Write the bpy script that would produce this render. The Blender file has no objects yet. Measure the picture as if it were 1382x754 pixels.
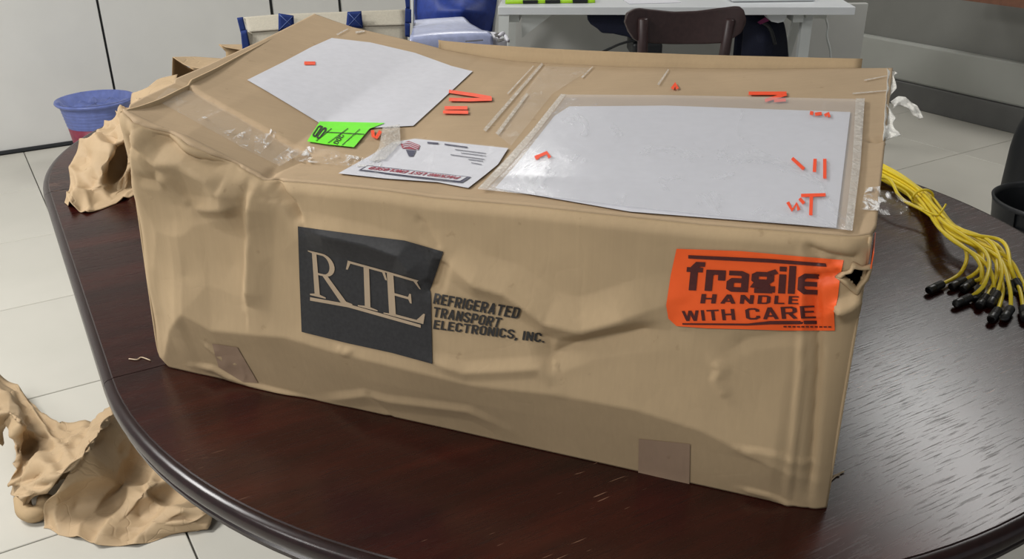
import bpy, bmesh, math, random
import numpy as np
from math import sin, cos, pi, radians, sqrt
from mathutils import Vector, Matrix, noise

C = bpy.context.scene.collection
SC = bpy.context.scene
random.seed(7)

# ------------------------------------------------------------------ camera
IW, IH = 1382, 754
FPX, PITCH, ROLL = 1232.7, .4371, -.0119
CAM = np.array([0, 0, 1.30])
fw = np.array([0, cos(PITCH), -sin(PITCH)]); rt0 = np.array([1., 0, 0]); up0 = np.cross(rt0, fw)
RT = rt0*cos(ROLL)+up0*sin(ROLL); UP = -rt0*sin(ROLL)+up0*cos(ROLL)
cd = bpy.data.cameras.new('camera'); cam = bpy.data.objects.new('camera', cd); C.objects.link(cam)
cd.sensor_fit = 'HORIZONTAL'; cd.sensor_width = 36; cd.lens = FPX/IW*36; cd.clip_start = .02
m = Matrix.Identity(4)
for i in range(3):
    m[i][0] = RT[i]; m[i][1] = UP[i]; m[i][2] = -fw[i]; m[i][3] = CAM[i]
cam.matrix_world = m
SC.camera = cam

# ------------------------------------------------------------------ world, lamps, exposure
w = bpy.data.worlds.new('room_light'); SC.world = w; w.use_nodes = True
w.node_tree.nodes['Background'].inputs[0].default_value = (.93, .97, 1, 1)
w.node_tree.nodes['Background'].inputs[1].default_value = .36
SC.view_settings.view_transform = 'Standard'; SC.view_settings.look = 'None'
SC.view_settings.exposure = 0.05; SC.view_settings.gamma = 1

def area(name, loc, sx, sy, power, rot=(0, 0, 0), col=(1, .985, .96)):
    l = bpy.data.lights.new(name, 'AREA'); l.shape = 'RECTANGLE'; l.size = sx; l.size_y = sy
    l.energy = power; l.color = col
    o = bpy.data.objects.new(name, l); C.objects.link(o); o.location = loc; o.rotation_euler = rot
    return o
YR = 1.0279            # the room's walls run at this angle
area('ceiling_lamp_light', (2.05, 3.50, 2.77), .5, 1.7, 30, (0, 0, .1))
area('ceiling_lamp_light', (-2.5, 1.5, 2.77), .6, 1.2, 100, (0, 0, -YR))
area('ceiling_lamp_light', (-1.3, -.8, 2.77), .6, 1.2, 34, (0, 0, -YR))
area('ceiling_lamp_light', (-3.2, -.6, 2.77), .6, 1.2, 44, (0, 0, -YR))
area('ceiling_lamp_light', (-.2, 5.0, 2.77), .6, .6, 18, (0, 0, -YR))

# ------------------------------------------------------------------ projection helpers
def ray(x, y): return fw+RT*(x-IW/2)/FPX+UP*(IH/2-y)/FPX
def at(x, y, z):
    d = ray(x, y); return CAM+d*(z-CAM[2])/d[2]
def atY(x, y, Y):
    d = ray(x, y); return CAM+d*(Y/d[1])

# ------------------------------------------------------------------ materials
def nt(name):
    mt = bpy.data.materials.new(name); mt.use_nodes = True
    t = mt.node_tree; b = t.nodes['Principled BSDF']
    return mt, t, b
def N(t, kind, **kw):
    n = t.nodes.new('ShaderNode'+kind)
    for k, v in kw.items():
        if k in n.inputs: n.inputs[k].default_value = v
        else: setattr(n, k, v)
    return n
def coords(t, scale=(1, 1, 1), rot=(0, 0, 0), kind='Object'):
    tc = t.nodes.new('ShaderNodeTexCoord'); mp = t.nodes.new('ShaderNodeMapping')
    mp.inputs['Scale'].default_value = scale; mp.inputs['Rotation'].default_value = rot
    t.links.new(tc.outputs[kind], mp.inputs['Vector']); return mp.outputs['Vector']
def ramp(t, src, stops):
    r = t.nodes.new('ShaderNodeValToRGB'); e = r.color_ramp.elements
    while len(e) < len(stops): e.new(.5)
    for i, (p, c) in enumerate(stops):
        e[i].position = p; e[i].color = (*c, 1) if len(c) == 3 else c
    t.links.new(src, r.inputs['Fac']); return r.outputs['Color']
def lin(r, g, b):
    f = lambda c: (c/255/12.92 if c/255 <= .04045 else ((c/255+.055)/1.055)**2.4)
    return (f(r), f(g), f(b))
def simple(name, col, rough=.6, spec=.4, metal=0, var=.08, sc=20, bump=0, coat=0, trans=0):
    mt, t, b = nt(name)
    v = coords(t, (sc,)*3); n = N(t, 'TexNoise', Detail=4.0); t.links.new(v, n.inputs['Vector'])
    c0 = tuple(c*(1-var) for c in col); c1 = tuple(min(1, c*(1+var)) for c in col)
    t.links.new(ramp(t, n.outputs['Fac'], [(.3, c0), (.7, c1)]), b.inputs['Base Color'])
    b.inputs['Roughness'].default_value = rough; b.inputs['Specular IOR Level'].default_value = spec
    b.inputs['Metallic'].default_value = metal; b.inputs['Coat Weight'].default_value = coat
    b.inputs['Transmission Weight'].default_value = trans
    if bump:
        bp = N(t, 'Bump', Strength=bump, Distance=.002); t.links.new(n.outputs['Fac'], bp.inputs['Height'])
        t.links.new(bp.outputs[0], b.inputs['Normal'])
    return mt

def kraft(name, col, streak=(0, 0, 0), stren=.10, rough=.75, spec=.25, grain=(260, 260, 6), crease=.05):
    mt, t, b = nt(name)
    v = coords(t)
    big = N(t, 'TexNoise', Scale=7.0, Detail=5.0, Roughness=.6); t.links.new(v, big.inputs['Vector'])
    base = ramp(t, big.outputs['Fac'], [(.25, tuple(c*(1-stren) for c in col)), (.75, tuple(c*(1+stren) for c in col))])
    v2 = coords(t, grain)
    fine = N(t, 'TexNoise', Scale=1.0, Detail=2.0); t.links.new(v2, fine.inputs['Vector'])
    fc = ramp(t, fine.outputs['Fac'], [(.3, (.975, .975, .975)), (.7, (1.015, 1.015, 1.015))])
    mx = N(t, 'Mix', data_type='RGBA', blend_type='MULTIPLY'); mx.inputs[0].default_value = 1
    t.links.new(base, mx.inputs[6]); t.links.new(fc, mx.inputs[7])
    sp = N(t, 'TexNoise', Scale=60.0, Detail=3.0); t.links.new(v, sp.inputs['Vector'])
    sc = ramp(t, sp.outputs['Fac'], [(.22, (.75, .72, .68)), (.30, (1, 1, 1))])
    m2 = N(t, 'Mix', data_type='RGBA', blend_type='MULTIPLY'); m2.inputs[0].default_value = .8
    t.links.new(mx.outputs[2], m2.inputs[6]); t.links.new(sc, m2.inputs[7])
    t.links.new(m2.outputs[2], b.inputs['Base Color'])
    b.inputs['Roughness'].default_value = rough; b.inputs['Specular IOR Level'].default_value = spec
    bp = N(t, 'Bump', Strength=.25, Distance=.001); t.links.new(big.outputs['Fac'], bp.inputs['Height'])
    b2 = N(t, 'Bump', Strength=.05, Distance=.0005); t.links.new(fine.outputs['Fac'], b2.inputs['Height'])
    t.links.new(bp.outputs[0], b2.inputs['Normal'])
    dn = N(t, 'TexNoise', Scale=5.0, Detail=3.0); t.links.new(v, dn.inputs['Vector'])
    ad = N(t, 'Mix', data_type='VECTOR'); ad.inputs[0].default_value = .25; t.links.new(v, ad.inputs[4]); t.links.new(dn.outputs['Color'], ad.inputs[5])
    vo = t.nodes.new('ShaderNodeTexVoronoi'); vo.feature = 'DISTANCE_TO_EDGE'; vo.inputs['Scale'].default_value = 13; t.links.new(ad.outputs[1], vo.inputs['Vector'])
    cr = ramp(t, vo.outputs['Distance'], [(0, (0, 0, 0)), (.035, (1, 1, 1))])
    b3 = N(t, 'Bump', Strength=crease, Distance=.0012); t.links.new(cr, b3.inputs['Height']); t.links.new(b2.outputs[0], b3.inputs['Normal'])
    t.links.new(b3.outputs[0], b.inputs['Normal'])
    return mt

KCOL = (.455, .330, .195)
M = {}
M['card'] = kraft('cardboard', KCOL)
M['cardtop'] = kraft('cardboard_lid', (.46, .335, .210), grain=(8, 300, 8))
M['cardedge'] = kraft('cardboard_edge', (.56, .44, .31), grain=(400, 400, 400))
M['cardin'] = kraft('cardboard_inside', (.30, .21, .13))
M['patch'] = kraft('paper_tape', (.345, .235, .16))
M['kpaper'] = kraft('kraft_paper', (.45, .325, .195), stren=.05, grain=(90, 90, 90), rough=.65, crease=.5)
M['kpaperin'] = kraft('kraft_paper_inside', (.42, .30, .17), stren=.05, grain=(90, 90, 90))
M['ink'] = simple('black_print', (.022, .021, .022), .5, .5, var=.25, sc=60)
M['inktext'] = simple('black_lettering', (.03, .027, .025), .55, .4, var=.3, sc=90)
M['tanprint'] = kraft('unprinted_card', (.42, .32, .22))
M['orange'] = simple('orange_label', (1.0, .125, .02), .5, .4, var=.05, sc=12)
M['maroon'] = simple('maroon_print', (.085, .018, .016), .45, .4, var=.1, sc=60)
M['green'] = simple('green_label', (.19, .93, .03), .5, .4, var=.04)
M['red'] = simple('overlay_red', (1.0, .085, .02), .5, .3, var=.04)
M['white'] = simple('white_paper', (.66, .66, .71), .6, .4, var=.03)
M['desk'] = simple('white_laminate', (.62, .64, .66), .35, .5, var=.02, sc=3)
M['dgrey'] = simple('white_metal', (.52, .54, .53), .45, .5, var=.03, sc=3)
M['panel'] = simple('pale_grey_panel', (.46, .46, .44), .55, .3, var=.03, sc=2)
M['wallL'] = simple('white_wall_panel', (.66, .655, .63), .5, .35, var=.02, sc=1.5)
M['wallR'] = simple('grey_wall_paint', (.19, .19, .175), .7, .3, var=.04, sc=1.2)
M['litband'] = simple('grey_wall_lit_band', (.34, .345, .32), .6, .3, var=.03, sc=1.2)  # lighter tone painted in for the lit lower part of the right wall
M['base'] = simple('dark_grey_skirting', (.115, .115, .112), .5, .4, var=.06, sc=3)
M['joint'] = simple('dark_joint', (.035, .037, .04), .6, .3)
M['ceil'] = simple('ceiling_paint', (.6, .6, .58), .9, .1, var=.02, sc=1)
M['grout'] = simple('grout', (.27, .26, .235), .9, .1)
M['navy'] = simple('navy_fabric', (.006, .008, .022), .8, .3, var=.3, sc=40)
M['black'] = simple('black_plastic', (.010, .011, .013), .42, .4, var=.2)
M['blackrib'] = simple('black_rubber', (.012, .012, .013), .38, .5, var=.2, sc=80)
M['chair'] = simple('dark_brown_wood', (.040, .021, .021), .42, .45, var=.15, sc=14)
M['yellow'] = simple('yellow_cable', (.86, .66, .025), .38, .5, var=.05, sc=15)
M['bluepl'] = simple('blue_plastic', (.13, .17, .42), .4, .5, var=.12, sc=9)
M['redpl'] = simple('red_plastic', (.22, .025, .055), .4, .5, var=.15, sc=9)
M['bluefab'] = simple('blue_fabric', (.018, .045, .26), .55, .4, var=.2, sc=12)
M['strap'] = simple('blue_webbing', (.015, .038, .18), .75, .3, var=.2, sc=300, bump=.4)
M['stitch'] = simple('pale_stitching', (.14, .20, .45), .8, .2)
M['canvas'] = simple('cream_canvas', (.53, .49, .40), .8, .2, var=.05, sc=50, bump=.3)
M['lilac'] = simple('lilac_wrap', (.36, .40, .60), .28, .6, var=.12, sc=15)
M['lime'] = simple('lime_green', (.35, .62, .02), .6, .3)
M['magenta'] = simple('magenta_trim', (.12, .01, .06), .6, .3)
M['wood'] = simple('red_brown_wood', (.17, .075, .045), .5, .4, var=.15, sc=8)
M['darkblue'] = simple('dark_blue_print', (.02, .02, .07), .5, .4)
M['crimson'] = simple('crimson_print', (.35, .02, .05), .5, .4)
M['greyink'] = simple('grey_print', (.22, .22, .26), .6, .3)

def film(name, alpha, tint=(.9, .9, .9), rough=.12, streak=.0, sc=60, sthr=(.55, .68), bs=.9):
    mt, t, b = nt(name)
    b.inputs['Base Color'].default_value = (*tint, 1); b.inputs['Roughness'].default_value = rough
    b.inputs['Specular IOR Level'].default_value = .6
    v = coords(t, (sc, sc*.5, sc)); n = N(t, 'TexNoise', Scale=1.0, Detail=6.0, Roughness=.65, Distortion=1.2)
    t.links.new(v, n.inputs['Vector'])
    bp = N(t, 'Bump', Strength=bs, Distance=.003); t.links.new(n.outputs['Fac'], bp.inputs['Height'])
    t.links.new(bp.outputs[0], b.inputs['Normal'])
    a = ramp(t, n.outputs['Fac'], [(sthr[0], (alpha,)*3), (sthr[1], (min(1, alpha+streak),)*3)])
    t.links.new(a, b.inputs['Alpha'])
    return mt
M['tape'] = film('clear_tape', .10, (.88, .85, .80), .15, .30, 55, (.58, .75))
M['tapew'] = film('whitened_tape', .42, (.72, .69, .64), .3, .4, 120, (.45, .7))
M['tapeglint'] = film('wrinkled_clear_tape', .06, (.88, .87, .86), .10, .85, 75, (.52, .62))
M['pouch'] = film('clear_pouch', .30, (.80, .81, .85), .14, .25, 14, (.55, .72), bs=.35)
M['thinfilm'] = film('thin_clear_film', .05, (.85, .85, .87), .2, .18, 30, (.55, .72), bs=.35)
M['torn'] = film('torn_tape', .82, (.95, .93, .87), .25, .28, 150, (.4, .6))

def wood_table():
    mt, t, b = nt('dark_mahogany')
    a = -(pi/2-1.0577)
    v = coords(t, (1, 1, 1), (0, 0, -(pi/2-1.0577)))       # x runs along the grain
    def st(sx, sy):
        mp = t.nodes.new('ShaderNodeMapping'); mp.inputs['Scale'].default_value = (sx, sy, sy)
        t.links.new(v, mp.inputs['Vector']); return mp.outputs[0]
    n1 = N(t, 'TexNoise', Scale=1.0, Detail=6.0, Roughness=.6); t.links.new(st(3, 22), n1.inputs['Vector'])
    n2 = N(t, 'TexNoise', Scale=1.0, Detail=3.0, Roughness=.6); t.links.new(st(22, 420), n2.inputs['Vector'])
    n3 = N(t, 'TexNoise', Scale=1.0, Detail=2.0); t.links.new(st(14, 300), n3.inputs['Vector'])
    col = ramp(t, n1.outputs['Fac'], [(.25, (.011, .0020, .0018)), (.5, (.024, .0034, .0026)), (.78, (.050, .0070, .0040))])
    por = ramp(t, n2.outputs['Fac'], [(.30, (.6, .6, .6)), (.44, (1, 1, 1))])
    mx = N(t, 'Mix', data_type='RGBA', blend_type='MULTIPLY'); mx.inputs[0].default_value = 1
    t.links.new(col, mx.inputs[6]); t.links.new(por, mx.inputs[7])
    # pale scratches that follow the grain
    s1 = N(t, 'TexNoise', Scale=1.0, Detail=1.0); t.links.new(st(34, 420), s1.inputs['Vector'])
    s2 = N(t, 'TexNoise', Scale=4.0, Detail=2.0); t.links.new(v, s2.inputs['Vector'])
    ma = N(t, 'Math', operation='MULTIPLY'); t.links.new(s1.outputs['Fac'], ma.inputs[0]); t.links.new(s2.outputs['Fac'], ma.inputs[1])
    sf = ramp(t, ma.outputs[0], [(.445, (0, 0, 0)), (.475, (.55, .55, .55))])
    m3 = N(t, 'Mix', data_type='RGBA'); t.links.new(sf, m3.inputs[0]); t.links.new(mx.outputs[2], m3.inputs[6])
    m3.inputs[7].default_value = (.30, .17, .11, 1)
    t.links.new(m3.outputs[2], b.inputs['Base Color'])
    rg = ramp(t, n2.outputs['Fac'], [(.34, (.36,)*3), (.46, (.235,)*3)])
    t.links.new(rg, b.inputs['Roughness'])
    b.inputs['Specular IOR Level'].default_value = .5
    bp = N(t, 'Bump', Strength=.07, Distance=.0006); t.links.new(n2.outputs['Fac'], bp.inputs['Height'])
    b2 = N(t, 'Bump', Strength=.05, Distance=.001); t.links.new(n3.outputs['Fac'], b2.inputs['Height']); t.links.new(bp.outputs[0], b2.inputs['Normal'])
    t.links.new(b2.outputs[0], b.inputs['Normal'])
    return mt
M['table'] = wood_table()
M['rim'] = simple('polished_mahogany_edge', (.016, .006, .006), .26, .38, var=.3, sc=30)

def tile_mat():
    mt, t, b = nt('cream_floor_tile')
    v = coords(t, (1, 1, 1), kind='Object')
    oi = t.nodes.new('ShaderNodeObjectInfo')
    n = N(t, 'TexNoise', Scale=3.0, Detail=4.0); t.links.new(v, n.inputs['Vector'])
    c = ramp(t, n.outputs['Fac'], [(.3, (.50, .485, .43)), (.7, (.54, .52, .465))])
    br = N(t, 'HueSaturation'); t.links.new(c, br.inputs['Color'])
    mr = N(t, 'MapRange'); t.links.new(oi.outputs['Random'], mr.inputs[0]); mr.inputs[3].default_value = .96; mr.inputs[4].default_value = 1.04
    t.links.new(mr.outputs[0], br.inputs['Value']); t.links.new(br.outputs[0], b.inputs['Base Color'])
    b.inputs['Roughness'].default_value = .3; b.inputs['Specular IOR Level'].default_value = .4
    return mt
M['tile'] = tile_mat()

# ------------------------------------------------------------------ object helpers
def root(name, loc, label, cat, group=None, kind=None):
    o = bpy.data.objects.new(name, None); C.objects.link(o); o.location = loc; o.empty_display_size = .05
    tag(o, label, cat, group, kind); return o
def tag(o, label=None, cat=None, group=None, kind=None):
    if label: o['label'] = label
    if cat: o['category'] = cat
    if group: o['group'] = group
    if kind: o['kind'] = kind
    return o
def wloc(o):
    v = Vector((0, 0, 0))
    while o is not None: v = v+o.location; o = o.parent
    return v
def mk(name, verts, faces, mat, parent=None, smooth=True, org=None, label=None, solid=0, mats=None):
    """one mesh object; verts in world coordinates"""
    o3 = Vector(org) if org is not None else (wloc(parent) if parent else Vector((0, 0, 0)))
    me = bpy.data.meshes.new(name)
    V = np.asarray(verts, float)-np.array(o3)
    me.from_pydata(V.tolist(), [], [tuple(int(i) for i in f) for f in faces]); me.materials.append(mat)
    if mats:
        for x in mats: me.materials.append(x)
    if smooth: me.polygons.foreach_set('use_smooth', [True]*len(me.polygons))
    me.update()
    o = bpy.data.objects.new(name, me); C.objects.link(o)
    if parent: o.parent = parent; o.location = o3-wloc(parent)
    else: o.location = o3
    if label: o['label'] = label
    if solid:
        md = o.modifiers.new('thickness', 'SOLIDIFY'); md.thickness = solid; md.offset = 0
    return o
def gridfaces(n, m_, wrap=False):
    f = []
    for i in range(n-1):
        for j in range(m_-1+(1 if wrap else 0)):
            k = (j+1) % m_
            f.append((i*m_+j, i*m_+k, (i+1)*m_+k, (i+1)*m_+j))
    return f
def boxv(c, s, rz=0, taper=1):
    c = np.array(c, float); s = np.array(s, float)/2
    vs = []
    for dz in (-1, 1):
        k = 1 if dz < 0 else taper
        for dx, dy in ((-1, -1), (1, -1), (1, 1), (-1, 1)):
            x, y = dx*s[0]*k, dy*s[1]*k
            vs.append(c+np.array([x*cos(rz)-y*sin(rz), x*sin(rz)+y*cos(rz), dz*s[2]]))
    fs = [(0, 3, 2, 1), (4, 5, 6, 7), (0, 1, 5, 4), (1, 2, 6, 5), (2, 3, 7, 6), (3, 0, 4, 7)]
    return vs, fs
def box(name, c, s, mat, parent=None, rz=0, bev=0, **k):
    v, f = boxv(c, s, rz); o = mk(name, v, f, mat, parent, smooth=False, **k)
    if bev:
        b = o.modifiers.new('bevel', 'BEVEL'); b.width = bev; b.segments = 2
    return o
def join(lst):
    V, F = [], []
    for v, f in lst:
        n = len(V); V += [np.array(x) for x in v]; F += [tuple(i+n for i in q) for q in f]
    return V, F
def tubev(pts, rad, seg=10, caps=True):
    P = [Vector(p) for p in pts]; n = len(P)
    R = rad if hasattr(rad, '__len__') else [rad]*n
    V = []; nrm = None
    for i in range(n):
        t = (P[min(i+1, n-1)]-P[max(i-1, 0)]).normalized()
        if nrm is None: nrm = t.orthogonal().normalized()
        nrm = (nrm-t*nrm.dot(t)).normalized(); b = t.cross(nrm)
        for k in range(seg):
            a = 2*pi*k/seg; V.append(np.array(P[i]+(nrm*cos(a)+b*sin(a))*R[i]))
    F = gridfaces(n, seg, True)
    if caps: F.append(tuple(reversed(range(seg)))); F.append(tuple(range((n-1)*seg, n*seg)))
    return V, F
def catmull(P, k=8):
    P = [np.array(p, float) for p in P]; Q = [2*P[0]-P[1]]+P+[2*P[-1]-P[-2]]; out = []
    for i in range(1, len(Q)-2):
        for j in range(k):
            t = j/k
            out.append(.5*((2*Q[i])+(-Q[i-1]+Q[i+1])*t+(2*Q[i-1]-5*Q[i]+4*Q[i+1]-Q[i+2])*t*t+(-Q[i-1]+3*Q[i]-3*Q[i+1]+Q[i+2])*t**3))
    out.append(P[-1]); return out
def lathev(c, prof, seg=32, caps=False, sx=1, sy=1, rz=0):
    V = []
    for r, z in prof:
        for k in range(seg):
            a = 2*pi*k/seg; x, y = r*cos(a)*sx, r*sin(a)*sy
            V.append(np.array([c[0]+x*cos(rz)-y*sin(rz), c[1]+x*sin(rz)+y*cos(rz), c[2]+z]))
    F = gridfaces(len(prof), seg, True)
    if caps: F.append(tuple(reversed(range(seg)))); F.append(tuple(range((len(prof)-1)*seg, len(prof)*seg)))
    return V, F
def fract_fold(x, y, seed, n=7, f0=6., amp=1.):
    """sharp creases in random directions (crumpled paper)"""
    r = np.random.RandomState(seed); h = np.zeros_like(x)
    for i in range(n):
        a = r.uniform(0, pi); f = f0*r.uniform(.5, 1.8); ph = r.uniform(0, 1)
        wx = .25*np.sin(3*x*f0*.35+r.uniform(0, 6))+.25*np.sin(2.3*y*f0*.35+r.uniform(0, 6))
        q = (x*cos(a)+y*sin(a))*f+ph+wx
        q = np.abs((q % 2)-1)                 # triangle wave
        h += (q-.5)*(6/(f+3))*(1 if i < 4 else .5)
    return amp*h/n
def worley(x, y, seed, cell, dom=None):
    """flat facets that meet in sharp valleys (cells about `cell` metres across)"""
    r = np.random.RandomState(seed); x0, x1, y0, y1 = dom or (x.min()-cell, x.max()+cell, y.min()-cell, y.max()+cell)
    nx, ny = max(2, int((x1-x0)/cell)), max(2, int((y1-y0)/cell))
    px = (x0+(np.arange(nx)+.5)*cell)[:, None]+r.uniform(-.5, .5, (nx, ny))*cell; py = (y0+(np.arange(ny)+.5)*cell)[None, :]+r.uniform(-.5, .5, (nx, ny))*cell
    hh = r.uniform(-.5, .5, (nx, ny)); gx = r.uniform(-.9, .9, (nx, ny)); gy = r.uniform(-.9, .9, (nx, ny))
    best = np.full(x.shape, -9.)
    for i in range(nx):
        for j in range(ny):
            dx, dy = (x-px[i, j])/cell, (y-py[i, j])/cell
            best = np.maximum(best, hh[i, j]*.4-np.hypot(dx, dy)*.8+.35*(gx[i, j]*dx+gy[i, j]*dy))
    return best
def sheet(name, rows, mat, parent=None, sub=8, crump=.006, seed=1, f0=14., thick=.0012, label=None, org=None, zmin=None, facet=0, cell=.07):
    """crumpled sheet through a grid of world points"""
    G = np.array([[np.array(p, float) for p in r] for r in rows])         # R x C x 3
    def dens(G, k, lin=.55):
        out = []
        Q = np.concatenate([[2*G[0]-G[1]], G, [2*G[-1]-G[-2]]])
        for i in range(1, len(Q)-2):
            for j in range(k):
                t = j/k
                cm = .5*((2*Q[i])+(-Q[i-1]+Q[i+1])*t+(2*Q[i-1]-5*Q[i]+4*Q[i+1]-Q[i+2])*t*t+(-Q[i-1]+3*Q[i]-3*Q[i+1]+Q[i+2])*t**3)
                out.append(lin*(Q[i]*(1-t)+Q[i+1]*t)+(1-lin)*cm)
        out.append(G[-1]); return np.array(out)
    D = dens(G, sub); D = np.swapaxes(dens(np.swapaxes(D, 0, 1), sub), 0, 1)
    n, m_ = D.shape[:2]
    du = np.gradient(D, axis=0); dv = np.gradient(D, axis=1); nr = np.cross(du, dv); nr /= (np.linalg.norm(nr, axis=2, keepdims=True)+1e-9)
    # approximate arc-length parameters
    s = np.concatenate([[0], np.cumsum(np.linalg.norm(np.diff(D, axis=0), axis=2).mean(1))])
    t = np.concatenate([[0], np.cumsum(np.linalg.norm(np.diff(D, axis=1), axis=2).mean(0))])
    S, T = np.meshgrid(s, t, indexing='ij')
    h = fract_fold(S, T, seed, f0=f0)+.35*fract_fold(S, T, seed+50, f0=f0*2.6)
    if facet: h = h+facet*(worley(S, T, seed+7, cell)+.4)
    D = D+nr*(h*crump)[..., None]
    if zmin is not None: D[..., 2] = np.maximum(D[..., 2], zmin+.001+.0008*np.sin(S*90))
    return mk(name, D.reshape(-1, 3), gridfaces(n, m_), mat, parent, label=label, solid=thick, org=org)

# ================================================================== THE SETTING
rC = np.array([sin(YR), cos(YR), 0]); rD = np.array([-cos(YR), sin(YR), 0])
def room(c, d, z=0): return rC*c+rD*d+np.array([0, 0, z])
RZ = pi/2-YR                                           # z rotation of the C direction
WL, WR = 4.95, 4.45
fl = box('floor', room(1.2, 1.4, -.06), (9.0, 9.4, .1), M['grout'], rz=RZ); tag(fl, kind='structure')
TL = .6225
tv, tf = boxv((0, 0, 0), (TL-.004, TL-.004, .01), RZ)
tme = None
for i in range(-4, 7):
    for j in range(-2, 6):
        c = .195+TL*(i+.5); d = 1.815+TL*(j+.5)
        if d+TL/2 > WL+.03 or c+TL/2 > WR+.25: continue
        p = room(c, d, -.0052)
        if tme is None:
            o = mk('tile', [np.array(v)+p for v in tv], tf, M['tile'], fl, smooth=False, org=p); tme = o
            b = o.modifiers.new('bevel', 'BEVEL'); b.width = .0015; b.segments = 1
        else:
            o = tme.copy(); C.objects.link(o); o.parent = fl; o.location = Vector(p)-wloc(fl)
# left wall made of large white panels with dark joints
wl = box('wall_left', room(.7, WL+.06, 1.4), (7.6, .08, 2.8), M['joint'], rz=RZ); tag(wl, kind='structure')
edges = [-3.0, -1.75, -.55, .66, 1.507, 1.9, 3.1, WR]
for a, b_ in zip(edges[:-1], edges[1:]):
    g = .012 if abs(a-1.507) > .01 else .028
    box('wall_panel', room((a+b_)/2+.004, WL+.012, 1.405), (b_-a-g, .024, 2.79), M['wallL'], wl, rz=RZ, bev=.003)
box('gap_shade_left', room(.7, WL+.006, .008), (7.6, .03, .016), M['joint'], rz=RZ)['kind'] = 'structure'  # dark strip painted in for the shadow gap under the panels
wr = box('wall_right', room(WR+.1, 1.0, 1.4), (.1, 8.2, 2.8), M['wallR'], rz=RZ); tag(wr, kind='structure')
box('lit_wall_band', room(WR+.03, 1.0, .235), (.045, 8.2, .21), M['litband'], wr, rz=RZ, bev=.012)  # added strip, coloured as the band of light falling on the wall
bb = box('baseboard_right', room(WR+.025, 1.0, .065), (.06, 8.2, .13), M['base'], rz=RZ, bev=.004); tag(bb, kind='structure')
ce = box('ceiling', room(.6, 1.0, 2.86), (7.8, 8.2, .1), M['ceil'], rz=RZ); tag(ce, kind='structure')
# ceiling lamps' housings (above the light they give)
for k, (x, y, sx, sy) in enumerate([(2.05, 3.50, .5, 1.7), (-2.5, 1.5, .6, 1.2), (-1.3, -.8, .6, 1.2), (-3.2, -.6, .6, 1.2), (-.2, 5.0, .6, .6)]):
    box('ceiling_light', (x, y, 2.795), (sx+.04, sy+.04, .03), M['desk'], ce, rz=.1 if k == 0 else -YR)

# wooden counter whose edge shows at the top right
ct = root('wooden_counter', room(4.2, 2.3, 0), 'red-brown wooden counter edge at the top right against the grey wall', 'counter')
v_, f_ = boxv(room(4.30, 2.15, .665), (.26, 1.30, .05), RZ); mk('counter_top', v_, f_, M['wood'], ct, smooth=False)
v_, f_ = boxv(room(4.40, 1.75, .32), (.10, .05, .64), RZ); mk('bracket', v_, f_, M['wood'], ct, smooth=False)

# ================================================================== TABLE
YT = 1.0577
tC = np.array([sin(YT), cos(YT), 0]); tD = np.array([-cos(YT), sin(YT), 0])
def tp(c, d, z): return tC*c+tD*d+np.array([0, 0, z])
TR, TCX, D1, D2, ZT = .692, .724, 1.03, 1.785, .75
table = root('dining_table', tp(TCX, (D1+D2)/2, 0), 'dark mahogany oval extending table carrying the large box', 'table')
prof = [(-.030, 0), (-.0125, 0), (-.0112, -.0010), (-.0100, -.0010), (-.0060, -.0016), (-.0022, -.0042), (-.0004, -.0085), (0, -.0150), (-.0025, -.0205),
        (-.0070, -.0232), (-.0074, -.0255), (-.0048, -.0280), (-.0050, -.0325), (-.012, -.036), (-.05, -.036)]
def half(cd_, sgn, gap):
    n = 72; V = []; F = []
    for i in range(n+1):
        a = pi*i/n; ca, sa = cos(a), sin(a)
        for o_, z in prof:
            r = TR+o_; V.append(tp(TCX+r*ca, cd_+sgn*(r*sa+gap), ZT+z))
    k = len(prof); F = gridfaces(n+1, k)
    # top and bottom fill as fans
    c0 = len(V); V.append(tp(TCX, cd_+sgn*gap, ZT)); c1 = len(V); V.append(tp(TCX, cd_+sgn*gap, ZT-.036))
    for i in range(n): F.append((i*k, (i+1)*k, c0)); F.append(((i+1)*k+k-1, i*k+k-1, c1))
    F.append(tuple([c0]+[j for j in range(k)]+[c1])); F.append(tuple([c1]+[n*k+j for j in reversed(range(k))]+[c0]))
    return V, F
def bmfix(o):
    bm = bmesh.new(); bm.from_mesh(o.data); bmesh.ops.recalc_face_normals(bm, faces=bm.faces); bm.to_mesh(o.data); bm.free()
def autosmooth(o, ang=.6):
    bm = bmesh.new(); bm.from_mesh(o.data)
    for e in bm.edges:
        if len(e.link_faces) == 2 and e.calc_face_angle(0) > ang: e.smooth = False
    bm.to_mesh(o.data); bm.free()
def split_rim(o, z0=-.0005):
    # rim faces get the polished edge material
    o.data.materials.append(M['rim'])
for cd_, sg in ((D1, -1), (D2, 1)):
    v_, f_ = half(cd_, sg, .0007); o = mk('tabletop_half', v_, f_, M['table'], table); bmfix(o); autosmooth(o); split_rim(o)
    k = len(prof)
    for p in o.data.polygons:
        js = [vi % k for vi in p.vertices]
        if len(p.vertices) == 4 and min(js) >= 1: p.material_index = 1
V = []; k = len(prof)
for d in (D1+.0007, D2-.0007):
    ring = [tp(TCX+TR+o_, d, ZT+z) for o_, z in prof]+[tp(TCX-TR-o_, d, ZT+z) for o_, z in reversed(prof)]
    V += ring
F = gridfaces(2, 2*k, True)+[tuple(reversed(range(2*k))), tuple(range(2*k, 4*k))]
o = mk('tabletop_leaf', V, F, M['table'], table); bmfix(o); autosmooth(o); split_rim(o)
for p in o.data.polygons:
    js = [vi % (2*k) for vi in p.vertices]
    if len(p.vertices) == 4 and all((1 <= j < k) or (k <= j < 2*k-1) for j in js): p.material_index = 1
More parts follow.
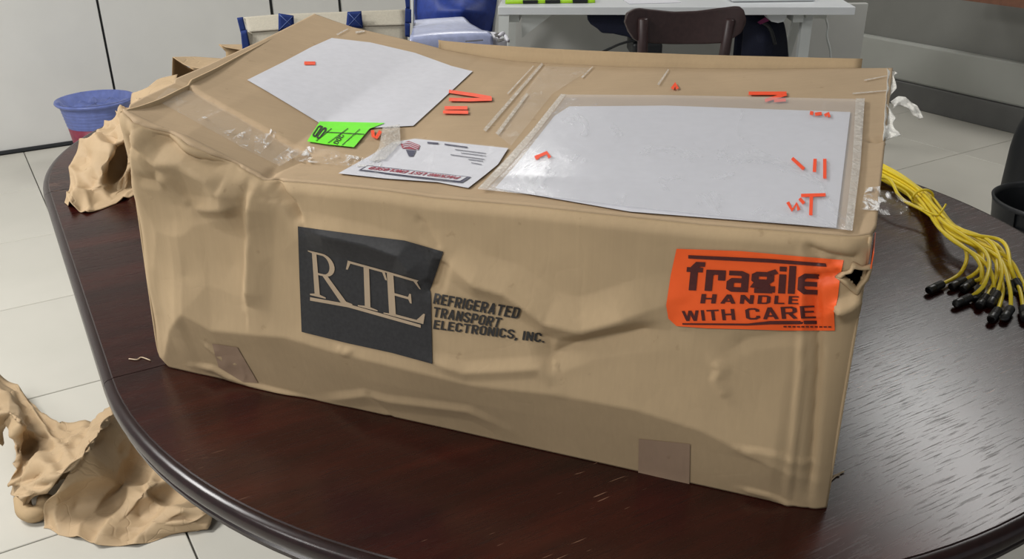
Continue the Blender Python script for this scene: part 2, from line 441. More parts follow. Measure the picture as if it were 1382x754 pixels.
# apron and four legs
A_ = []
for i in range(48):
    a = 2*pi*i/48; cc, ss = cos(a), sin(a); off = (D2-D1)/2*(1 if ss > 0 else -1)
    A_.append((TCX+.56*cc, (D1+D2)/2+off+.56*ss))
V = [];
for i, (c, d) in enumerate(A_):
    n_ = np.array([c-TCX, d-(D1+D2)/2]); n_ = n_/np.linalg.norm(n_)*.02
    for (dn, z) in ((0, -.036), (0, -.11), (-1, -.11), (-1, -.036)): V.append(tp(c+n_[0]*dn, d+n_[1]*dn, ZT+z))
F = gridfaces(48, 4, True)+[(47*4+j, 47*4+(j+1) % 4, (j+1) % 4, j) for j in range(4)]
o = mk('apron', V, F, M['table'], table, smooth=False); bmfix(o)
for sc_, sd_ in ((-1, -1), (1, -1), (1, 1), (-1, 1)):
    c_ = tp(TCX+.36*sc_, (D1+D2)/2+.62*sd_, 0)
    v_, f_ = lathev(c_, [(.018, 0), (.022, .02), (.020, .10), (.030, .35), (.034, .5), (.026, .54), (.036, .56), (.036, .712)], 16, True)
    mk('leg', v_, f_, M['table'], table)

# ================================================================== THE BIG BOX
YA = -.3811
bA = np.array([cos(YA), sin(YA), 0]); bB = np.array([-sin(YA), cos(YA), 0]); bZ = np.array([0, 0, 1.])
BL, BD = .765, .50
BO = np.array([-.42590652, .95041088, .7505])
MB3 = np.array([bA, bB, bZ])
def bw(u, v, w_):
    u, v, w_ = np.broadcast_arrays(u, v, w_)
    return BO+u[..., None]*bA+v[..., None]*bB+w_[..., None]*bZ
camL = MB3@(CAM-BO)
def plb(x, y, ax, val):
    if np.ndim(x) == 0:
        d = MB3@ray(x, y); t = (val-camL[ax])/d[ax]; return camL+d*t
    x = np.asarray(x, float); y = np.asarray(y, float)
    d = (fw[:, None]+RT[:, None]*(x-IW/2)/FPX+UP[:, None]*(IH/2-y)/FPX); d = MB3@d
    t = (val-camL[ax])/d[ax]; return camL[:, None]+d*t

front_edge_px = [(158, 151), (200, 172), (245, 189), (317, 226), (355, 246), (435, 252), (523, 261), (585, 270), (710, 281), (950, 308), (1153, 325), (1184, 326)]
FE = np.array([plb(x, y, 1, 0.) for x, y in front_edge_px])      # u,0,w
def wtop(u): return np.interp(u, FE[:, 0], FE[:, 2])
left_px = [(158, 151), (166, 186), (176, 225), (177, 248), (185, 302), (197, 388), (208, 463), (212, 482), (222, 492)]
LE = np.array([plb(x, y, 1, 0.) for x, y in left_px]); LE = LE[np.argsort(LE[:, 2])]
def uleft(w_): return np.interp(w_, LE[:, 2], LE[:, 0])
def seg_dist(U, W, pts):
    best = np.full(U.shape, 9.); sgn = np.zeros(U.shape); ss = np.zeros(U.shape)
    P = np.array(pts); L = np.concatenate([[0], np.cumsum(np.linalg.norm(np.diff(P, axis=0), axis=1))])
    for i in range(len(P)-1):
        a, b = P[i], P[i+1]; d = b-a; l2 = d@d
        t = np.clip(((U-a[0])*d[0]+(W-a[1])*d[1])/l2, 0, 1)
        dx, dy = U-a[0]-t*d[0], W-a[1]-t*d[1]; r = np.hypot(dx, dy)
        side = np.sign(d[0]*dy-d[1]*dx)
        mk_ = r < best
        best = np.where(mk_, r, best); sgn = np.where(mk_, side, sgn); ss = np.where(mk_, (L[i]+t*sqrt(l2))/L[-1], ss)
    return best, sgn, ss
def fpx(pts): return [tuple(plb(x, y, 1, 0.)[[0, 2]]) for x, y in pts]
# creases of the front panel: (pixels, depth +in/-out, width above/left, width other side)
CRF = [
 ([(176, 180), (188, 172), (198, 187), (212, 208), (224, 216), (257, 215), (293, 239), (305, 254), (346, 264)], -.013, .030, .050),
 ([(192, 172), (240, 196), (270, 212), (318, 228)], .007, .006, .014),
 ([(350, 250), (346, 262), (345, 300), (346, 350), (348, 410)], -.007, .028, .010),
 ([(362, 243), (378, 254), (398, 274), (413, 302)], .005, .006, .014),
 ([(174, 183), (205, 200), (222, 226), (215, 240), (195, 238), (182, 225)], .0035, .012, .012),
 ([(215, 236), (236, 240), (250, 262), (262, 280)], -.003, .012, .016),
 ([(262, 280), (300, 276), (330, 272)], -.004, .014, .012),
 ([(412, 306), (440, 312), (500, 325), (545, 340), (583, 386)], -.0038, .020, .022),
 ([(583, 386), (595, 380), (604, 345)], .004, .012, .012),
 ([(560, 288), (575, 300), (600, 338)], .0015, .006, .010),
 ([(600, 345), (650, 377), (689, 388), (722, 409), (743, 425), (793, 437), (850, 422), (897, 409)], -.0060, .030, .016),
 ([(740, 430), (752, 468), (768, 461), (800, 449), (865, 441), (908, 441)], .0040, .012, .020),
 ([(585, 470), (640, 487), (700, 485), (738, 483), (752, 500), (762, 512)], -.0022, .012, .010),
 ([(284, 455), (300, 472), (315, 487)], -.0022, .004, .006),
 ([(262, 490), (292, 494), (312, 506), (350, 520), (420, 538)], -.003, .006, .010),
 ([(315, 487), (332, 485)], -.0012, .004, .004),
 ([(470, 455), (480, 462), (490, 460)], -.0016, .006, .006),
 ([(962, 480), (975, 492), (968, 505), (985, 530)], -.0016, .010, .006),
 ([(985, 470), (1010, 455), (1060, 450), (1095, 452)], .0016, .012, .012),
 ([(1000, 588), (1050, 600), (1085, 618), (1105, 625)], -.0018, .004, .010),
 ([(1000, 655), (1040, 665), (1075, 684)], -.0018, .005, .008),
 ([(430, 540), (500, 527), (530, 535), (640, 545), (690, 575)], -.002, .010, .016),
 ([(505, 526), (528, 560)], .001, .006, .006),
 ([(1085, 340), (1082, 500), (1062, 686)], -.0022, .004, .006),
 ([(1100, 345), (1105, 480), (1090, 688)], .0036, .006, .008),
 ([(1080, 330), (1120, 345), (1150, 350), (1160, 340)], .0040, .006, .010),
 ([(1125, 418), (1150, 412), (1166, 400)], -.0085, .010, .016),
 ([(1098, 378), (1125, 372), (1140, 366)], .0040, .008, .008),
 ([(1095, 352), (1115, 360), (1135, 352)], .0022, .006, .006),
]
CRF = [(fpx(p), a, b, c) for p, a, b, c in CRF]
bl_ = np.array(fpx([(225, 480), (238, 440), (262, 414), (300, 436), (400, 443), (470, 462), (585, 488), (650, 503), (759, 515), (868, 537), (952, 565), (1050, 615), (1091, 643), (1112, 655)]))
def FV(U, W):
    U = np.asarray(U, float); W = np.asarray(W, float)
    h = np.zeros(np.broadcast(U, W).shape); U, W = np.broadcast_arrays(U, W)
    wt = wtop(U)
    # bulging lower band
    wl_ = np.interp(U, bl_[:, 0], bl_[:, 1]); amp = .021*np.clip((U-.01)/.05, 0, 1)*np.clip((BL-U)/.05, 0, 1)
    below = np.clip(W/wl_, 0, 1); above = np.clip(1-(W-wl_)/.16, 0, 1)
    h += -amp*np.where(W < wl_, below**1.1, above**1.7)
    for pts, a, w1, w2 in CRF:
        d, s, q = seg_dist(U, W, pts)
        wd = np.where(s > 0, w1, w2)
        fade = np.clip(np.minimum(q, 1-q)*6, .0, 1) if len(pts) > 2 else 1
        h += 1.55*a*np.clip(1-d/wd, 0, 1)**1.25*np.clip(fade, .25, 1)
    # gentle waviness
    h += .0035*np.sin(U*9+1.0)*np.sin(W*8+.6)*np.clip(W/.05, 0, 1)
    h += .0030*fract_fold(U, W, 3, f0=9.)+.0085*worley(U, W, 9, .065, (-.1, .85, -.05, .4))*np.clip((.33-U)/.2, .15, 1)*np.clip((W-.05)/.08, .2, 1)+.0012*fract_fold(U, W, 10, f0=30.)
    # rounded fold into the lid, softened right-hand corner
    h += .006*np.clip(1-(wt-W)/.010, 0, 1)**2
    h += .008*np.clip(1-(BL-U)/.020, 0, 1)**2
    h += .006*np.clip(1-(U-uleft(W))/.012, 0, 1)**2
    return h
def front_hit(x, y, it=6):
    v = 0.
    for _ in range(it):
        p = plb(x, y, 1, v); v = FV(p[0], p[2])
    p = plb(x, y, 1, v); return p[0], p[2]

# ---- lid heights
BKv = BD
BE = np.array([plb(x, y, 1, BKv) for x, y in [(424, 22), (476, 40), (540, 56), (600, 71), (650, 80), (733, 86), (832, 90), (1050, 93.5), (1203, 92)]])
FEv = FE
LTv = np.array([0, .073, .124, .195, .338, .50]); LTw = np.array([FE[0, 2], .305, .308, .309, .315, BE[0, 2]])
def uL(v): return FE[0, 0]*(1-np.clip(v/.07, 0, 1))+(-.012)*np.clip(v/.07, 0, 1)-.10*np.clip(v-.07, 0, 1)*1.16
def uR(v): return BL+0*np.asarray(v)+.003
uLb = float(uL(BKv))
fl_edge = None
def TW0(U, Vv):
    s = np.clip((U-uL(Vv))/(uR(Vv)-uL(Vv)), 0, 1); t = np.clip(Vv/BKv, 0, 1)
    sf = (FE[:, 0]-FE[0, 0])/(FE[-1, 0]-FE[0, 0]); sb = (BE[:, 0]-BE[0, 0])/(BE[-1, 0]-BE[0, 0])
    wf = np.interp(s, sf, FE[:, 2]); wb = np.interp(s, sb, BE[:, 2])
    wl_ = np.interp(Vv, LTv, LTw); wr_ = FE[-1, 2]*(1-t)+BE[-1, 2]*t
    c = (1-s)*(1-t)*FE[0, 2]+s*(1-t)*FE[-1, 2]+(1-s)*t*BE[0, 2]+s*t*BE[-1, 2]
    tt = t**.8
    return (1-tt)*wf+tt*wb+(1-s)*wl_+s*wr_-((1-s)*(1-tt)*FE[0, 2]+s*(1-tt)*FE[-1, 2]+(1-s)*tt*BE[0, 2]+s*tt*BE[-1, 2])
def hit0(x, y, W=None):
    w_ = .28
    for _ in range(12):
        p = plb(x, y, 2, w_); w_ = .5*w_+.5*(W or TW0)(p[0], p[1])
    p = plb(x, y, 2, w_); return p[0], p[1]
flapL = [hit0(x, y) for x, y in [(228, 111), (255, 120), (303, 149), (365, 184), (410, 207)]]
flapL = sorted(flapL); FLu = np.array([a for a, b in flapL]); FLv = np.array([b for a, b in flapL])
CRT = [([(360, 246), (372, 232), (395, 222), (415, 212)], .0035, .012, .008),
       ([(415, 212), (470, 196), (560, 186)], .0015, .02, .02),
       ([(860, 245), (640, 240), (420, 235)], .0010, .02, .02),
       ([(1195, 188), (1183, 193), (1176, 192)], .004, .006, .012),
       ([(1150, 320), (1160, 300), (1180, 275)], .0020, .010, .010)]
CRT = [([hit0(x, y) for x, y in p], a, b, c) for p, a, b, c in CRT]
def TW(U, Vv):
    U, Vv = np.broadcast_arrays(np.asarray(U, float), np.asarray(Vv, float))
    h = TW0(U, Vv)
    fv = np.interp(U, FLu, FLv)
    k = np.clip((Vv-fv)/.003, 0, 1); fade = np.clip((.27-U)/.06, 0, 1)
    h = h+(.0045*k-.001)*fade*np.clip((Vv-fv+.05)/.05, 0, 1)
    for pts, a, w1, w2 in CRT:
        d, s, q = seg_dist(U, Vv, pts); wd = np.where(s > 0, w1, w2)
        h = h-a*np.clip(1-d/wd, 0, 1)**1.3
    edge = np.clip(np.minimum(Vv/.03, 1), 0, 1)
    h = h+.0016*fract_fold(U, Vv, 21, f0=8.)*edge
    h = h+.0016*worley(U, Vv, 44, .12, (-.15, .85, -.1, .6))*np.clip(Vv/.03, 0, 1)
    return h
def top_hit(x, y):
    return hit0(x, y, TW)

bx = root('cardboard_box', BO+bA*.38+bB*.25, 'large battered brown cardboard box with printed logo, labels and tape on the mahogany table', 'box')
# front panel
nu, nw = 340, 132
S = np.linspace(0, 1, nu); T = np.linspace(0, 1, nw)
SS, TT_ = np.meshgrid(S, T)
Wg = TT_*.27
for _ in range(3):
    Ug = uleft(Wg)+(BL-uleft(Wg))*SS; Wg = TT_*wtop(Ug)
Vg = FV(Ug, Wg)
front_top_row = (Ug[-1].copy(), Vg[-1].copy(), Wg[-1].copy())
P = bw(Ug, Vg, Wg).reshape(-1, 3)
holepx = [(1137, 372), (1144, 368), (1150, 366), (1153, 360), (1161, 363), (1171, 362), (1170, 369), (1165, 374), (1161, 380), (1156, 387), (1150, 382), (1145, 377)]
hole = [front_hit(x, y) for x, y in holepx]
def inpoly(U, W, poly):
    ins = np.zeros(U.shape, bool); n = len(poly)
    for i in range(n):
        x1, y1 = poly[i]; x2, y2 = poly[(i+1) % n]
        c = ((y1 > W) != (y2 > W)) & (U < (x2-x1)*(W-y1)/(y2-y1+1e-12)+x1); ins ^= c
    return ins
cu, cw = (Ug[:-1, :-1]+Ug[1:, 1:])/2, (Wg[:-1, :-1]+Wg[1:, 1:])/2
ih = inpoly(cu, cw, hole).ravel()
F = [f for f, k in zip(gridfaces(nw, nu), ih) if not k]
mk('front_panel', P, F, M['card'], bx, solid=.003)
# lid panel
nv = 200
vv = np.linspace(0, BKv, nv)
V2 = np.repeat(vv[:, None], nu, 1)
u0 = uL(V2[:, 0]); U2 = u0[:, None]+(uR(V2)-u0[:, None])*S[None, :]
# first row = the front panel's top row
k0 = np.clip(1-V2/.03, 0, 1)
U2 = U2*(1-k0)+front_top_row[0][None, :]*k0
V2 = V2*(1-k0)+np.maximum(V2, front_top_row[1][None, :]+V2*.8)*k0
W2 = TW(U2, V2)
rr = np.clip(V2/.012, 0, 1); W2 = W2*rr+(front_top_row[2][None, :]+.0*rr)*(1-rr)+.004*np.sqrt(np.clip(rr, 0, 1))*(1-rr)*1.5
W2[0] = front_top_row[2]; V2[0] = front_top_row[1]; U2[0] = front_top_row[0]
mk('lid_panel', bw(U2, V2, W2).reshape(-1, 3), gridfaces(nv, nu), M['cardtop'], bx, solid=.003)
# left end, right end, back, bottom
def side(name, uf, inner, seed, sgn):
    n1, n2 = 60, 40; a = np.linspace(0, 1, n1); b = np.linspace(0, 1, n2); Aa, Bb = np.meshgrid(a, b)
    vt = Aa*BKv; ut = uf(vt); wt = TW(ut+sgn*-.001, vt)
    k = inner[1][0]
    ub = inner[0](Bb*.3)*(1-Aa)+uf(BKv*np.ones_like(Aa))*(1-.0)*Aa
    U = ub*(1-Bb)+ut*Bb if sgn < 0 else np.full_like(Aa, BL)
    Wz = Bb*wt; Vz = vt+(.006*(1-Aa))
    U = U+sgn*.010*np.sin(pi*Aa)*np.sin(pi*Bb)*(-.4 if sgn > 0 else .5)+sgn*.0012*fract_fold(Vz, Wz, seed, f0=12.)*np.sin(pi*Aa)
    mk(name, bw(U, Vz, Wz).reshape(-1, 3), gridfaces(n2, n1), M['card'], bx, solid=.003)
n1, n2 = 60, 40; a = np.linspace(0, 1, n1); b = np.linspace(0, 1, n2); Aa, Bb = np.meshgrid(a, b)
vt = Aa*BKv; Wz = Bb*TW(uL(vt)+.001, vt)
U = uleft(Wz)*(1-Aa)**2+(uL(vt)*Bb)*(1-(1-Aa)**2); U = U-.004*np.sin(pi*Aa)*np.sin(pi*Bb)+.002*fract_fold(vt, Wz, 31, f0=12.)*np.sin(pi*Aa)
mk('left_end_panel', bw(U, vt+.004*(1-Aa), Wz).reshape(-1, 3), gridfaces(n2, n1), M['card'], bx, solid=.003)
Wz = Bb*TW(BL+0*vt, vt); U = BL-.006*np.sin(pi*Aa)*np.sin(pi*Bb)+0*Aa
mk('right_end_panel', bw(U-.0005, vt+.008*(1-Aa), Wz-.001*Bb).reshape(-1, 3), gridfaces(n2, n1), M['card'], bx, solid=.003)
Ub = np.linspace(0, 1, 60); Uq = uLb*Bb[:, :1]*1.0+(BL-uLb*Bb[:, :1])*Ub[None, :]; Wb_ = Bb[:, :1]*(TW(Uq, np.full_like(Uq, BKv-.001))-.001)
mk('back_panel', bw(Uq, np.full_like(Uq, BKv), Wb_).reshape(-1, 3), gridfaces(n2, 60), M['card'], bx, solid=.003)
mk('bottom_panel', [bw(np.array(x), np.array(y), np.array(.0015)).tolist() for x, y in ((.01, .02), (BL-.004, .02), (BL-.004, BD), (.0, BD))], [(0, 1, 2, 3)], M['cardin'], bx, smooth=False, solid=.002)
# raised rear flap strip behind the lid
lo = [(592, 66), (600, 72), (650, 80.5), (733, 86.5), (832, 90.5), (950, 93), (1050, 94.5), (1162, 95)]
hi = [(592, 54.5), (600, 55.5), (650, 60), (733, 65.5), (816, 69.5), (950, 74.5), (1050, 77), (1164, 80)]
rows = []
for k, (fr, vv_) in enumerate(((0, BD+.002), (.35, BD+.006), (.7, BD+.010), (1, BD+.013))):
    r = []
    for (x0, y0), (x1, y1) in zip(lo, hi):
        p = plb(x0*(1-fr)+x1*fr, y0*(1-fr)+y1*fr+(3 if fr == 0 else 0), 1, vv_); r.append(bw(*[np.array(c) for c in p]))
    rows.append(r)
r = []
for (x1, y1) in hi:
    p = plb(x1, y1, 1, BD+.014); p[2] -= .006; p[1] += .010; r.append(bw(*[np.array(c) for c in p]))
sheet('rear_flap', rows, M['card'], bx, sub=10, crump=.002, seed=4, f0=14, thick=.003)
# rounded end of that flap, a worn pale corner
# ---- decals that lie on a panel
def refine(bm, L):
    for _ in range(6):
        es = [e for e in bm.edges if e.calc_length() > L]
        if not es: break
        bmesh.ops.subdivide_edges(bm, edges=es, cuts=1)
        bmesh.ops.triangulate(bm, faces=[f for f in bm.faces if len(f.verts) > 3])
def bil(q, x, y):
    a, b, c, d = [np.array(p) for p in q]                     # bl, br, tr, tl
    x = np.asarray(x)[..., None]; y = np.asarray(y)[..., None]
    return a*(1-x)*(1-y)+b*x*(1-y)+c*x*y+d*(1-x)*y
def pxbil(q, x, y):  # homography from unit square to pixel quad
    (x0, y0), (x1, y1), (x2, y2), (x3, y3) = q
    dx1, dx2, sx = x1-x2, x3-x2, x0-x1+x2-x3; dy1, dy2, sy = y1-y2, y3-y2, y0-y1+y2-y3
    den = dx1*dy2-dx2*dy1; g = (sx*dy2-dx2*sy)/den; h = (dx1*sy-sx*dy1)/den
    a, b, c = x1-x0+g*x1, x3-x0+h*x3, x0; d, e, f = y1-y0+g*y1, y3-y0+h*y3, y0
    w_ = g*x+h*y+1; return (a*x+b*y+c)/w_, (d*x+e*y+f)/w_
def place(panel, pxy, off):
    a = np.array(pxy, float); x, y = a[:, 0], a[:, 1]
    if panel == 'front':
        u, w_ = front_hit(x, y); return bw(u, FV(u, w_)-off-.0022, w_)
    u, v = top_hit(x, y); return bw(u, v, TW(u, v)+off+.0022)
def decal(name, panel, polys, mat, parent, off=.0004, L=10, solid=0, label=None):
    """polys: pixel outlines of flat print or paper lying on the panel (measured off the panel itself)"""
    bm = bmesh.new()
    for poly in polys:
        vs = [bm.verts.new((x, y, 0)) for x, y in poly]; bm.faces.new(vs)
    bmesh.ops.triangulate(bm, faces=bm.faces[:]); refine(bm, L)
    bm.verts.ensure_lookup_table(); bm.faces.ensure_lookup_table()
    V = place(panel, [(v.co.x, v.co.y) for v in bm.verts], off); F = [[v.index for v in f.verts] for f in bm.faces]
    bm.verts.index_update(); F = [[v.index for v in f.verts] for f in bm.faces]; bm.free()
    n = ray_n(panel)
    F2 = []
    for f in F:
        a, b, c = V[f[0]], V[f[1]], V[f[2]]
        F2.append(f if np.dot(np.cross(b-a, c-a), n) > 0 else f[::-1])
    return mk(name, V, F2, mat, parent, label=label, solid=solid)
def ray_n(panel): return -bB if panel == 'front' else bZ
def glyphs(t):
    a = t/2; W_ = .5-a; T_ = 1-a; k = .10
    def rr(*p): return list(p)
    bowl = lambda y0, y1, x1=None: [(a, y1), ((x1 or W_)-k, y1), ((x1 or W_), y1-k), ((x1 or W_), y0+k), ((x1 or W_)-k, y0), (a, y0)]
    O_ = [(a+k, a), (W_-k, a), (W_, a+k), (W_, T_-k), (W_-k, T_), (a+k, T_), (a, T_-k), (a, a+k), (a+k, a)]
    Cc = [(W_, .68), (W_, T_-k), (W_-k, T_), (a+k, T_), (a, T_-k), (a, a+k), (a+k, a), (W_-k, a), (W_, a+k), (W_, .32)]
    x = .74                                              # x-height
    G_ = {
     'R': ([[(a, 0), (a, 1)], bowl(.47, T_), [(.26, .47), (W_, 0)]], .5), 'P': ([[(a, 0), (a, 1)], bowl(.44, T_)], .5),
     'E': ([[(a, 0), (a, 1)], [(a, T_), (.44, T_)], [(a, .52), (.41, .52)], [(a, a), (.45, a)]], .45), 'F': ([[(a, 0), (a, 1)], [(a, T_), (.44, T_)], [(a, .50), (.40, .50)]], .44),
     'I': ([[(a, 0), (a, 1)]], t), 'T': ([[(.25, 0), (.25, 1)], [(0, T_), (.5, T_)]], .5), 'L': ([[(a, 0), (a, 1)], [(a, a), (.43, a)]], .43),
     'A': ([[(a*.9, 0), (.26, 1)], [(.26, 1), (.52-a*.9, 0)], [(.12, .27), (.40, .27)]], .52), 'N': ([[(a, 0), (a, 1)], [(W_, 0), (W_, 1)], [(a, .97), (W_, .03)]], .5),
     'H': ([[(a, 0), (a, 1)], [(W_, 0), (W_, 1)], [(a, .52), (W_, .52)]], .5), 'D': ([[(a, 0), (a, 1)], bowl(a, T_)], .5),
     'O': ([O_], .5), 'C': ([Cc], .5), 'G': ([[*Cc[:-1], (W_, .46), (.28, .46)]], .5),
     'S': ([[(W_, .70), (W_, T_-k), (W_-k, T_), (a+k, T_), (a, T_-k), (a, .64), (a+k*.8, .56), (W_-k*.8, .45), (W_, .36), (W_, a+k), (W_-k, a), (a+k, a), (a, a+k), (a, .31)]], .5),
     'W': ([[(a*.8, 1), (.20, 0)], [(.20, 0), (.36, 1)], [(.36, 1), (.52, 0)], [(.52, 0), (.72-a*.8, 1)]], .72), 'K': ([[(a, 0), (a, 1)], [(W_, 1), (a, .42)], [(.17, .55), (W_, 0)]], .5),
     '.': ([[(a, 0), (a, t)]], t), ',': ([[(a*1.1, t), (a*.9, 0), (a*.2, -.14)]], t), ' ': ([], .20),
     # heavy lower case
     'f': ([[(.17, 0), (.17, T_-.12), (.24, T_), (.40, T_)], [(0, x-.02), (.36, x-.02)]], .38), 'r': ([[(a, 0), (a, x)], [(a, x-.16), (a+.08, x-a), (.40, x-a)], [(.36, x), (.36, .38)]], .42),
     'a': ([[(.04, x-a), (W_-k, x-a), (W_, x-a-.06), (W_, 0)], [(W_, .40), (a+.06, .40), (a, .33), (a, a+.05), (a+.06, a), (W_, a)]], .5),
     'g': ([[(a+.06, .39), (a, .45), (a, x-a-.05), (a+.06, x-a), (.38, x-a), (.44, x-a-.05), (.44, .45), (.38, .39), (a+.06, .39)], [(.40, x-.06), (.58, x+.04)], [(.14, .34), (.10, .25), (.44, .22)], [(a, .07), (.50, .07)], [(.48, .24), (.48, .02)]], .58),
     'i': ([[(a, 0), (a, x-.06)], [(a, x+.05), (a, x+.22)]], t), 'l': ([[(a, 0), (a, 1)]], t),
     'e': ([[(a, .37), (.46, .37)], [(.50, x-.09), (.40, x-a), (a+k, x-a), (a, x-a-k), (a, a+k), (a+k, a), (.48, a)]], .52),
    }
    return G_
def strokepolys(p, t):
    P_ = [np.array(q, float) for q in p]; n = len(P_); closed = np.allclose(P_[0], P_[-1]) and n > 3
    L_, R_ = [], []
    for i in range(n):
        d0 = P_[i]-P_[i-1] if i else (P_[-1]-P_[-2] if closed else P_[1]-P_[0]); d1 = P_[i+1]-P_[i] if i < n-1 else (P_[1]-P_[0] if closed else d0)
        d0 = d0/np.linalg.norm(d0); d1 = d1/np.linalg.norm(d1); n0 = np.array([-d0[1], d0[0]]); n1 = np.array([-d1[1], d1[0]])
        m_ = n0+n1; m_ /= max(np.linalg.norm(m_), 1e-6); c = max(.45, m_@n0); m_ = m_*(t/2)/c; L_.append(P_[i]+m_); R_.append(P_[i]-m_)
    return [[L_[i], L_[i+1], R_[i+1], R_[i]] for i in range(n-1)]
def textpoly(s, size=1., bold=.15, shear=0., sx=1., space=.07):
    G_ = glyphs(bold); X = 0; V = []; F = []
    for ch_ in s:
        st, adv = G_[ch_]
        for p in st:
            for q in strokepolys(p, bold):
                n = len(V); V += [(X+c[0]+shear*c[1], c[1]) for c in q]; F.append([n, n+1, n+2, n+3])
        X += adv+space
    return np.array(V), F
def meshdecal(name, panel, V, F, quad, mat, parent, off=.0008, L=None, label=None):
    """V in its own bounding box -> pixel quad (bl, br, tr, tl) on the panel"""
    mn, mx = V.min(0), V.max(0); U_ = (V-mn)/(mx-mn)
    bm = bmesh.new(); X, Y = pxbil(quad, U_[:, 0], U_[:, 1])
    vs = [bm.verts.new((X[i], Y[i], 0)) for i in range(len(V))]
    for f in F:
        try: bm.faces.new([vs[i] for i in f])
        except ValueError: pass
    bmesh.ops.triangulate(bm, faces=bm.faces[:])
    if L: refine(bm, L)
    bm.verts.index_update()
    P_ = place(panel, [(v.co.x, v.co.y) for v in bm.verts], off); n = ray_n(panel); F2 = []
    for f in bm.faces:
        g = [v.index for v in f.verts]; a, b, c = P_[g[0]], P_[g[1]], P_[g[2]]
        F2.append(g if np.dot(np.cross(b-a, c-a), n) > 0 else g[::-1])
    bm.free(); return mk(name, P_, F2, mat, parent, label=label)

# printed logo block
lg = decal('printed_logo', 'front', [[(404, 304), (440, 309), (500, 317), (548, 323), (600, 338), (592, 362), (583, 388), (584, 440), (585, 489), (530, 474), (470, 461), (409, 446), (406, 370)]],
           M['ink'], bx, .0006, 3.5, label='black square printed logo block')
# serif letters drawn as outlines (x,y in a 0..1 em)
def stem(x0, x1, y0, y1): return [(x0, y0), (x1, y0), (x1, y1), (x0, y1)]
def arc(cx, cy, rx, ry, a0, a1, n=12): return [(cx+rx*cos(radians(a0+(a1-a0)*i/n)), cy+ry*sin(radians(a0+(a1-a0)*i/n))) for i in range(n+1)]
def band(o_, i_):
    return [[o_[k], o_[k+1], i_[k+1], i_[k]] for k in range(len(o_)-1)]
LT = {}
LT['R'] = [stem(.10, .21, .03, .97), [(.0, 0), (.33, 0), (.33, .025), (.21, .05), (.10, .05), (0, .025)], [(0, 1), (.12, 1), (.21, .965), (.10, .95), (0, .975)],
           [(.10, 1), (.34, 1), (.34, .945), (.10, .945)], [(.21, .50), (.34, .50), (.34, .455), (.21, .455)]]
LT['R'] += band(arc(.34, .7275, .28, .2725, 90, -90), arc(.34, .7225, .16, .2225, 90, -90))
LT['R'] += [[(.30, .47), (.43, .47), (.76, .04), (.88, .025), (.88, 0), (.64, 0)]]
LT['T'] = [stem(.39, .51, .03, .97), [(.24, 0), (.66, 0), (.66, .025), (.51, .05), (.39, .05), (.24, .025)], [(.04, 1), (.86, 1), (.86, .945), (.04, .945)],
           [(.04, .97), (.10, .945), (.04, .78), (.0, .78)], [(.86, .97), (.80, .945), (.86, .78), (.90, .78)]]
LT['E'] = [stem(.10, .22, .02, .98), [(.0, 0), (.72, 0), (.66, .055), (.22, .055), (.0, .025)], [(0, 1), (.70, 1), (.66, .945), (.22, .945), (.0, .975)],
           [(.22, .535), (.50, .535), (.50, .480), (.22, .480)], [(.53, .62), (.50, .62), (.47, .53), (.47, .485), (.50, .40), (.53, .40)],
           [(.66, .96), (.73, .80), (.70, .80), (.60, .945)], [(.60, .055), (.74, .24), (.77, .24), (.72, 0), (.66, 0)]]
def letter(ch, quad, name='letter'):
    polys = []
    for pl_ in LT[ch]:
        a = np.array(pl_, float)/np.array([dict(R=.88, T=.90, E=.77)[ch], 1]); X, Y = pxbil(quad, a[:, 0], a[:, 1]); polys.append(list(zip(X, Y)))
    return decal(name, 'front', polys, M['tanprint'], lg, .0013, 3, label='tan serif letter '+ch)
# quads: bl, br, tr, tl in pixels for the em box
letter('R', [(421, 396), (478, 410), (466, 347), (418, 336)])
letter('T', [(470, 407), (527, 422), (524, 364), (469, 349)])
letter('E', [(520, 421), (577, 436), (572, 378), (517, 362)])
decal('underline', 'front', [[(421, 399), (472, 408), (570, 436), (570, 440), (472, 412.5), (421, 403.5)]], M['tanprint'], lg, .0013, 3)
# wordmark
def words(txt, quad, name='lettering', mat='inktext', panel='front', bold=.15, shear=0., parent=None, off=.0008, space=.07, label=None, L=6):
    V_, F_ = textpoly(txt, 1, bold, shear, 1, space); return meshdecal(name, panel, V_, F_, quad, M[mat], parent or bx, off, L, label)
words('REFRIGERATED', [(586, 408), (702, 429), (705, 413.5), (587, 393)], label='black italic company lettering, top line', bold=.165, shear=.10, space=.075)
words('TRANSPORT', [(587, 426), (677, 441), (680, 427), (587.5, 411.8)], label='black italic company lettering, middle line', bold=.165, shear=.10, space=.075)
words('ELECTRONICS, INC.', [(586, 443.8), (736, 462.5), (737, 448), (587, 429.5)], label='black italic company lettering, bottom line', bold=.165, shear=.06, space=.075)
